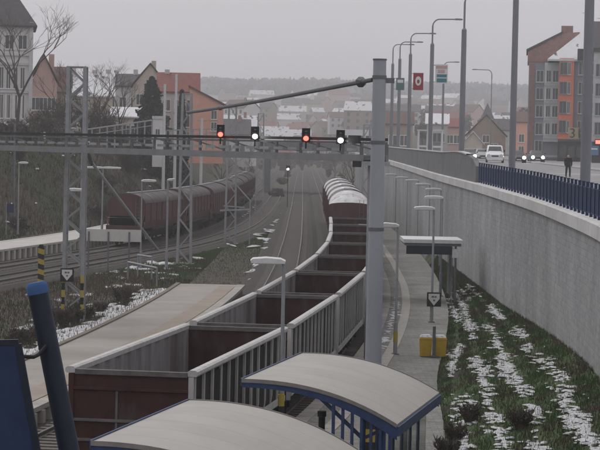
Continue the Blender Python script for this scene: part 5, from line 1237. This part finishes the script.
# ---- town in the haze
WALLS = [w_cream, w_grey, w_white, w_tan, w_pink]; ROOFS = [r_snow, r_brown, r_red, r_dark, r_snow, r_brown]
WN = ['cream', 'grey', 'white', 'tan', 'pink']; RN = {'roof_snow_patchy': 'snowy', 'roof_tile_brown': 'brown', 'roof_tile_red': 'red', 'roof_slate': 'dark'}
cnt = {}
def far_house(px_, d, wd, hh, k, l_, dp=9, rz=0):
    p = atd(px_, 140, d); z = terrain(p.x, d)
    where = ('left of the red signal' if px_ < 300 else 'left of the round pole' if px_ < 378 else 'behind the street lamps with signs' if px_ < 450 else 'left of the apartment blocks')
    size = 'long' if wd > 15 else 'small'; stor = 'tall' if hh > 7 else 'low'
    lab = f'{size} {stor} hazy {WN[k]} house, {RN[ROOFS[l_].name]} roof, distant town {where}'
    t = thing('far_house', lab, 'house', (p.x, d, z), rz, 'hazy houses of the distant town')
    MB().box(-wd/2, wd/2, 0, dp, -3, hh).build('wall', WALLS[k], t)
    b = MB(); b.prism([(-.4, hh - .1), (dp/2, hh + dp * .33), (dp + .4, hh - .1), (dp + .4, hh + .12), (dp/2, hh + dp * .36), (-.4, hh + .12)], 'x', -wd/2 - .3, wd/2 + .3); r = b.build('roof', ROOFS[l_], t)
    b = MB(); b.prism([(0, hh), (dp, hh), (dp/2, hh + dp * .33)], 'x', -wd/2, wd/2); b.build('gable', WALLS[k], t)
    n = max(2, int(wd / 3.2)); g, f, s = window_meshes(1.2, 1.5, M['white'])
    if d < 1300:
        for i in range(n):
            for st in range(max(1, int(hh / 3))): obj('window', g, t, (-wd/2 + (i + .5) * wd / n, -.01, .9 + st * 2.9))
    if rnd.random() < .6: MB().box(wd * .2, wd * .2 + .8, dp * .4, dp * .4 + .8, hh + dp * .2, hh + dp * .36 + .9).build('chimney', w_brick, r)
for i in range(115):
    d = 470 + 1500 * rnd.random() ** .8
    px_ = rnd.uniform(222, 535)
    xx = atd(px_, 140, d).x
    if d < 1150 and TOE(min(d, 900)) - 16 < xx < 30: 
        if d < 950 and -28 < xx < 24: d = rnd.uniform(1180, 1900)
    if d < 900 and px_ > 375: d += 500
    far_house(px_, d, rnd.uniform(8, 20), rnd.choice([4, 6, 6, 9, 9]), rnd.randrange(5), rnd.randrange(6), rnd.uniform(8, 12), rnd.uniform(-.7, .7))
for px_, d, wd, hh, k, l_ in ((286, 1190, 26, 9, 1, 0), (270, 1230, 20, 6, 0, 0), (281, 1420, 24, 12, 2, 0), (292, 1500, 18, 14, 1, 0), (252, 1300, 22, 6, 2, 0), (240, 1250, 20, 8, 4, 0), (262, 1500, 18, 6, 0, 1), (313, 1350, 20, 7, 0, 0), (330, 1250, 18, 6, 4, 1), (302, 1220, 16, 8, 2, 3), (234, 620, 12, 7, 2, 0), (229, 560, 10, 5, 1, 3)):
    far_house(px_, d, wd, hh, k, l_, 11, 0)

# ================================================================== TREES AND SHRUBS
def bare_tree(x, y, z, h, spread, seed, label, m='twig', levels=5, cat='tree'):
    r = random.Random(seed); t = thing('bare_tree', label, cat, (x, y, z)); tr, cr = MB(), MB()
    def grow(p, d, L, rad, lv):
        q = p + d * L * .5 + Vector((r.uniform(-.06, .06), r.uniform(-.06, .06), r.uniform(0, .05))) * L; e = q + (d + Vector((r.uniform(-.2, .2), r.uniform(-.2, .2), .08))).normalized() * L * .5
        (tr if lv >= levels - 1 else cr).tube([p, q, e], [rad, rad * .85, rad * .68], 6 if lv >= levels - 1 else (4 if lv > 1 else 3), cap=False)
        if lv == 0: return
        for _ in range(r.choice((2, 3, 3)) if lv < levels else 4):
            nd = (d + Vector((r.uniform(-1, 1), r.uniform(-1, 1), r.uniform(-.25, .6))) * spread).normalized(); grow(e if r.random() < .6 else q.lerp(e, .5), nd, L * r.uniform(.6, .85), rad * .6, lv - 1)
    grow(Vector((0, 0, -.3)), Vector((.03, 0, 1)), h * .36, h * .018, levels)
    tr.build('trunk', M['bark'], t, smooth=True); cr.build('crown', M[m], t); return t
def leaf_cloud(n, fn, sz, seed):
    g = np.random.default_rng(seed); c = np.array([fn(g) for _ in range(n)])
    u = g.normal(size=(n, 3)); u /= np.linalg.norm(u, axis=1, keepdims=True); w_ = np.cross(u, g.normal(size=(n, 3))); w_ /= np.linalg.norm(w_, axis=1, keepdims=True)
    q = sz * g.uniform(.5, 1.4, (n, 1)); u = u * q; w_ = w_ * q
    v = np.stack([c - u - w_ * .5, c + u - w_ * .6, c + u * .8 + w_ * .5, c - u * .9 + w_ * .6], 1)
    b = MB(); b.v = [tuple(p) for p in v.reshape(-1, 3).tolist()]; b.f = [(4*i, 4*i+1, 4*i+2, 4*i+3) for i in range(n)]; b.mi = [0] * n; return b
def conifer(x, y, z, h, rad, seed, label, n=3200):
    t = thing('conifer_tree', label, 'tree', (x, y, z)); b = MB(); b.tube([(0, 0, -.4), (0, 0, h * .9)], [h * .018, .03], 8); b.build('trunk', M['bark'], t)
    def fn(g):
        f = g.random() ** .8; zz_ = h * (.04 + .96 * (1 - f)); a = g.uniform(0, 6.283); tier = 1 + .20 * math.sin(zz_ * 4.2 + a * 3) + .28 * noise.noise(Vector((math.cos(a) * 2, math.sin(a) * 2, zz_ * .8))) ; q = rad * min(1, 1.25 * f ** .62) * tier * math.sqrt(g.uniform(.25, 1)); return (math.cos(a) * q, math.sin(a) * q, zz_ - .12 * q)
    me = leaf_cloud(n, fn, .2, seed).mesh('crown', M['leafdark'], recalc=False); obj('crown', me, t); return t
def shrub(x, y, z, rx, rz_, seed, label, m='leafbrown', n=900, sz=.16):
    t = thing('shrub', label, 'shrub', (x, y, z), group='shrubs'); r = random.Random(seed); b = MB()
    for _ in range(46):
        a = r.uniform(0, 6.28); e = Vector((math.cos(a) * rx * r.uniform(.3, .95), math.sin(a) * rx * r.uniform(.3, .95), rz_ * r.uniform(.6, 1.15))); b.tube([(e.x * .1, e.y * .1, -.2), e * .5 + Vector((0, 0, rz_ * .12)), e], [.05, .035, .012], 4, cap=False)
        for _ in range(9):
            k = r.uniform(.4, .95); q = e * k + Vector((0, 0, rz_ * .08)); b.tube([q, q + Vector((r.uniform(-.4, .4), r.uniform(-.4, .4), r.uniform(.1, .6))) * rx * .6], [.02, .008], 3, cap=False)
    b.build('stems', M['twig'], t)
    lobes = [(r.uniform(-.6, .6) * rx, r.uniform(-.6, .6) * rx, r.uniform(.3, .85) * rz_, r.uniform(.3, .55)) for _ in range(7)]
    def fn(g):
        lx, ly, lz, lr = lobes[g.integers(7)]; d = g.normal(size=3); d /= np.linalg.norm(d); q = lr * g.random() ** .33; return (lx + d[0]*q*rx, ly + d[1]*q*rx, max(.05, lz + d[2]*q*rz_*.8))
    if n: obj('crown', leaf_cloud(n, fn, sz, seed).mesh('crown', M[m], recalc=False), t)
    return t
def on_terrain(px_, d): p = atd(px_, 140, d); return p.x, d, terrain(p.x, d)
x, y, z = on_terrain(18, 244); bare_tree(x, y, z, 13.0, .85, 3, 'bare tree with spreading branches in front of the white villa', levels=6)
x, y, z = on_terrain(60, 262); bare_tree(x, y, z, 8.5, .8, 5, 'bare tree left of the nearest lattice mast head')
x, y, z = on_terrain(97, 275); bare_tree(x, y, z, 9, .9, 9, 'bare tree right of the nearest lattice mast head', levels=6)
x, y, z = on_terrain(120, 285); bare_tree(x, y, z, 8, .9, 12, 'bare tree in front of the grey house', levels=6)
x, y, z = on_terrain(207, 270); bare_tree(x, y, z, 4.5, .9, 15, 'small bare tree below the orange house')
x, y, z = on_terrain(151, 278); conifer(x, y, z, atd(151, 77, 278).z - z, 2.5, 21, 'broad dark conifer in front of the cream gabled house', 5200)
x, y, z = on_terrain(181, 282); conifer(x, y, z, atd(181, 90, 282).z - z, 1.0, 22, 'narrow dark conifer in front of the red roofed house', 3200)
k = 0
for px_, d, rx, rz_, m, nm in ((52, 248, 2.0, 3.0, 'leafbrown', 'brown shrub below the pinkish house'), (64, 255, 2.2, 4.2, 'leafbrown', 'tall brown shrub just left of the nearest mast head'), (86, 258, 2.6, 4.6, 'leafbrown', 'tall brown shrub just right of the nearest mast head'), (102, 262, 2.6, 4.2, 'leafbrown', 'wide brown shrub left of the grey house'), (116, 266, 2.2, 3.6, 'leafbrown', 'brown shrub below the grey house'), (129, 262, 1.8, 2.6, 'leafgreen', 'dark green shrub left of the dark conifer'), (35, 250, 1.6, 2.2, 'leafgreen', 'green shrub at the foot of the white villa'),
                              (190, 268, 1.6, 2.2, 'leafbrown', 'brown shrub left of the orange house'), (214, 265, 1.5, 1.6, 'leafbrown', 'brown shrub under the orange house'), (170, 270, 1.5, 1.8, 'leafgreen', 'green shrub right of the dark conifer')):
    x, y, z = on_terrain(px_, d); shrub(x, y, z, rx, rz_, 40 + k, nm, m, 480, .10); k += 1
# bare scrub on the embankment and in the yard
EL = ['scrub bush low on the embankment', 'scrub bush higher on the embankment']
for i in range(34):
    y = rnd.uniform(195, 320); x = TOE(y) - rnd.uniform(1.5, 13); o = shrub(x, y, terrain(x, y), rnd.uniform(.8, 1.6), rnd.uniform(.9, 2.0), 100 + i, 'bare brown scrub bush growing on the embankment behind the left tracks', 'leafbrown', 200, .14); o['group'] = 'scrub on the embankment'
for i in range(30):
    y = 335 + 520 * rnd.random() ** 1.3; x = rnd.choice((rnd.uniform(-13.5, -10.6), rnd.uniform(6.3, 10.5), rnd.uniform(-4.6, -3.4))); o = shrub(x, y, terrain(x, y), rnd.uniform(.9, 1.6), rnd.uniform(1.2, 2.6) if abs(x + 4) > 1 else .8, 400 + i, 'dim brown scrub beside the far tracks beyond the two trains', 'leafbrown', 200, .2); o['group'] = 'scrub beside the far tracks'
for i in range(16):
    y = rnd.uniform(80, 118); x = TA.off(y, -10.6)[0] - rnd.uniform(0, 4); o = shrub(x, y, terrain(x, y), rnd.uniform(.35, .7), rnd.uniform(.4, .8), 200 + i, 'low brown weed clump between the nearest lattice mast and the tan platform', 'leafbrown', 80, .035); o['group'] = 'weed clumps by the tan platform'
for i, (px_, py_) in enumerate(((455, 432), (470, 418), (447, 445), (520, 440))):
    p = atz(px_, py_, .75); o = shrub(p.x, p.y, strip_z(p.y, (p.x - PRE(p.y)) / (WALL(p.y) - PRE(p.y))) - .03, .4, .45, 300 + i, ['reddish brown bush left on the grass strip corner', 'brown bush behind the corner bush on the grass strip', 'brown bush at the platform edge at the bottom', 'brown bush in the middle of the grass strip bottom'][i], 'bush', 420, .022)
for i in range(12):
    y = rnd.uniform(350, 640); x = rnd.uniform(-16.5, -11.5) if i % 2 else rnd.uniform(7.0, 11.5)
    bare_tree(x, y, terrain(x, y), rnd.uniform(5, 8), .85, 700 + i, 'dim bare tree on the cutting bank beyond the gantry', levels=5)['group'] = 'bare trees on the far cutting banks'
for i in range(16):
    y = rnd.uniform(730, 900); x = -24 + i * 3.0 + rnd.uniform(-1, 1); o = shrub(x, y, terrain(x, y), 2.6, rnd.uniform(3.5, 6), 800 + i, 'hazy scrub where the far tracks bend out of sight', 'leafbrown', 420, .4); o['group'] = 'scrub at the end of the cutting'
# hazy trees between the far houses
for i in range(26):
    px_ = rnd.uniform(225, 530); d = rnd.uniform(620, 1500)
    x = atd(px_, 140, d).x
    if d < 1150 and -30 < x < 26: d = rnd.uniform(1200, 1700)
    x, y, z = on_terrain(px_, d); h_ = rnd.uniform(6, 12); t = thing('far_tree', 'hazy leafless tree among the distant town houses', 'tree', (x, y, z), group='hazy trees of the distant town')
    b = MB(); b.tube([(0, 0, -.5), (0, 0, h_ * .6)], [.3, .15], 6); b.build('trunk', M['bark'], t)
    def fn(g, h_=h_): 
        d_ = g.normal(size=3); d_ /= np.linalg.norm(d_); q = g.random() ** .4; return (d_[0]*q*h_*.32, d_[1]*q*h_*.32, h_*.62 + d_[2]*q*h_*.38)
    obj('crown', leaf_cloud(260, fn, .55, 500 + i).mesh('crown', M['twig'], recalc=False), t)
# wood on the distant ridge
def fn(g):
    px_ = g.uniform(130, 560); d = g.uniform(2150, 2750); x = atd(px_, 100, d).x; return (x, d, terrain(x, d) + g.uniform(-1, 9))
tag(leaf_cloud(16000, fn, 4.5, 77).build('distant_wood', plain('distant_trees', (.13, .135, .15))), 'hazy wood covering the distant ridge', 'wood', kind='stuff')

# ================================================================== HAZE
hz = MB().box(-1390, 1390, -55, 3590, -2.5, 100).build('haze', [])
hm_ = bpy.data.materials.new('haze_air'); hm_.use_nodes = True; n = hm_.node_tree.nodes; n.remove(n['Principled BSDF'])
pv = n.new('ShaderNodeVolumePrincipled'); pv.inputs['Color'].default_value = (.955, .965, .985, 1); pv.inputs['Density'].default_value = .0005; pv.inputs['Anisotropy'].default_value = 0.7
hm_.node_tree.links.new(pv.outputs[0], n['Material Output'].inputs['Volume']); hz.data.materials.append(hm_)
tag(hz, 'pale winter haze filling the air', 'haze', kind='stuff')
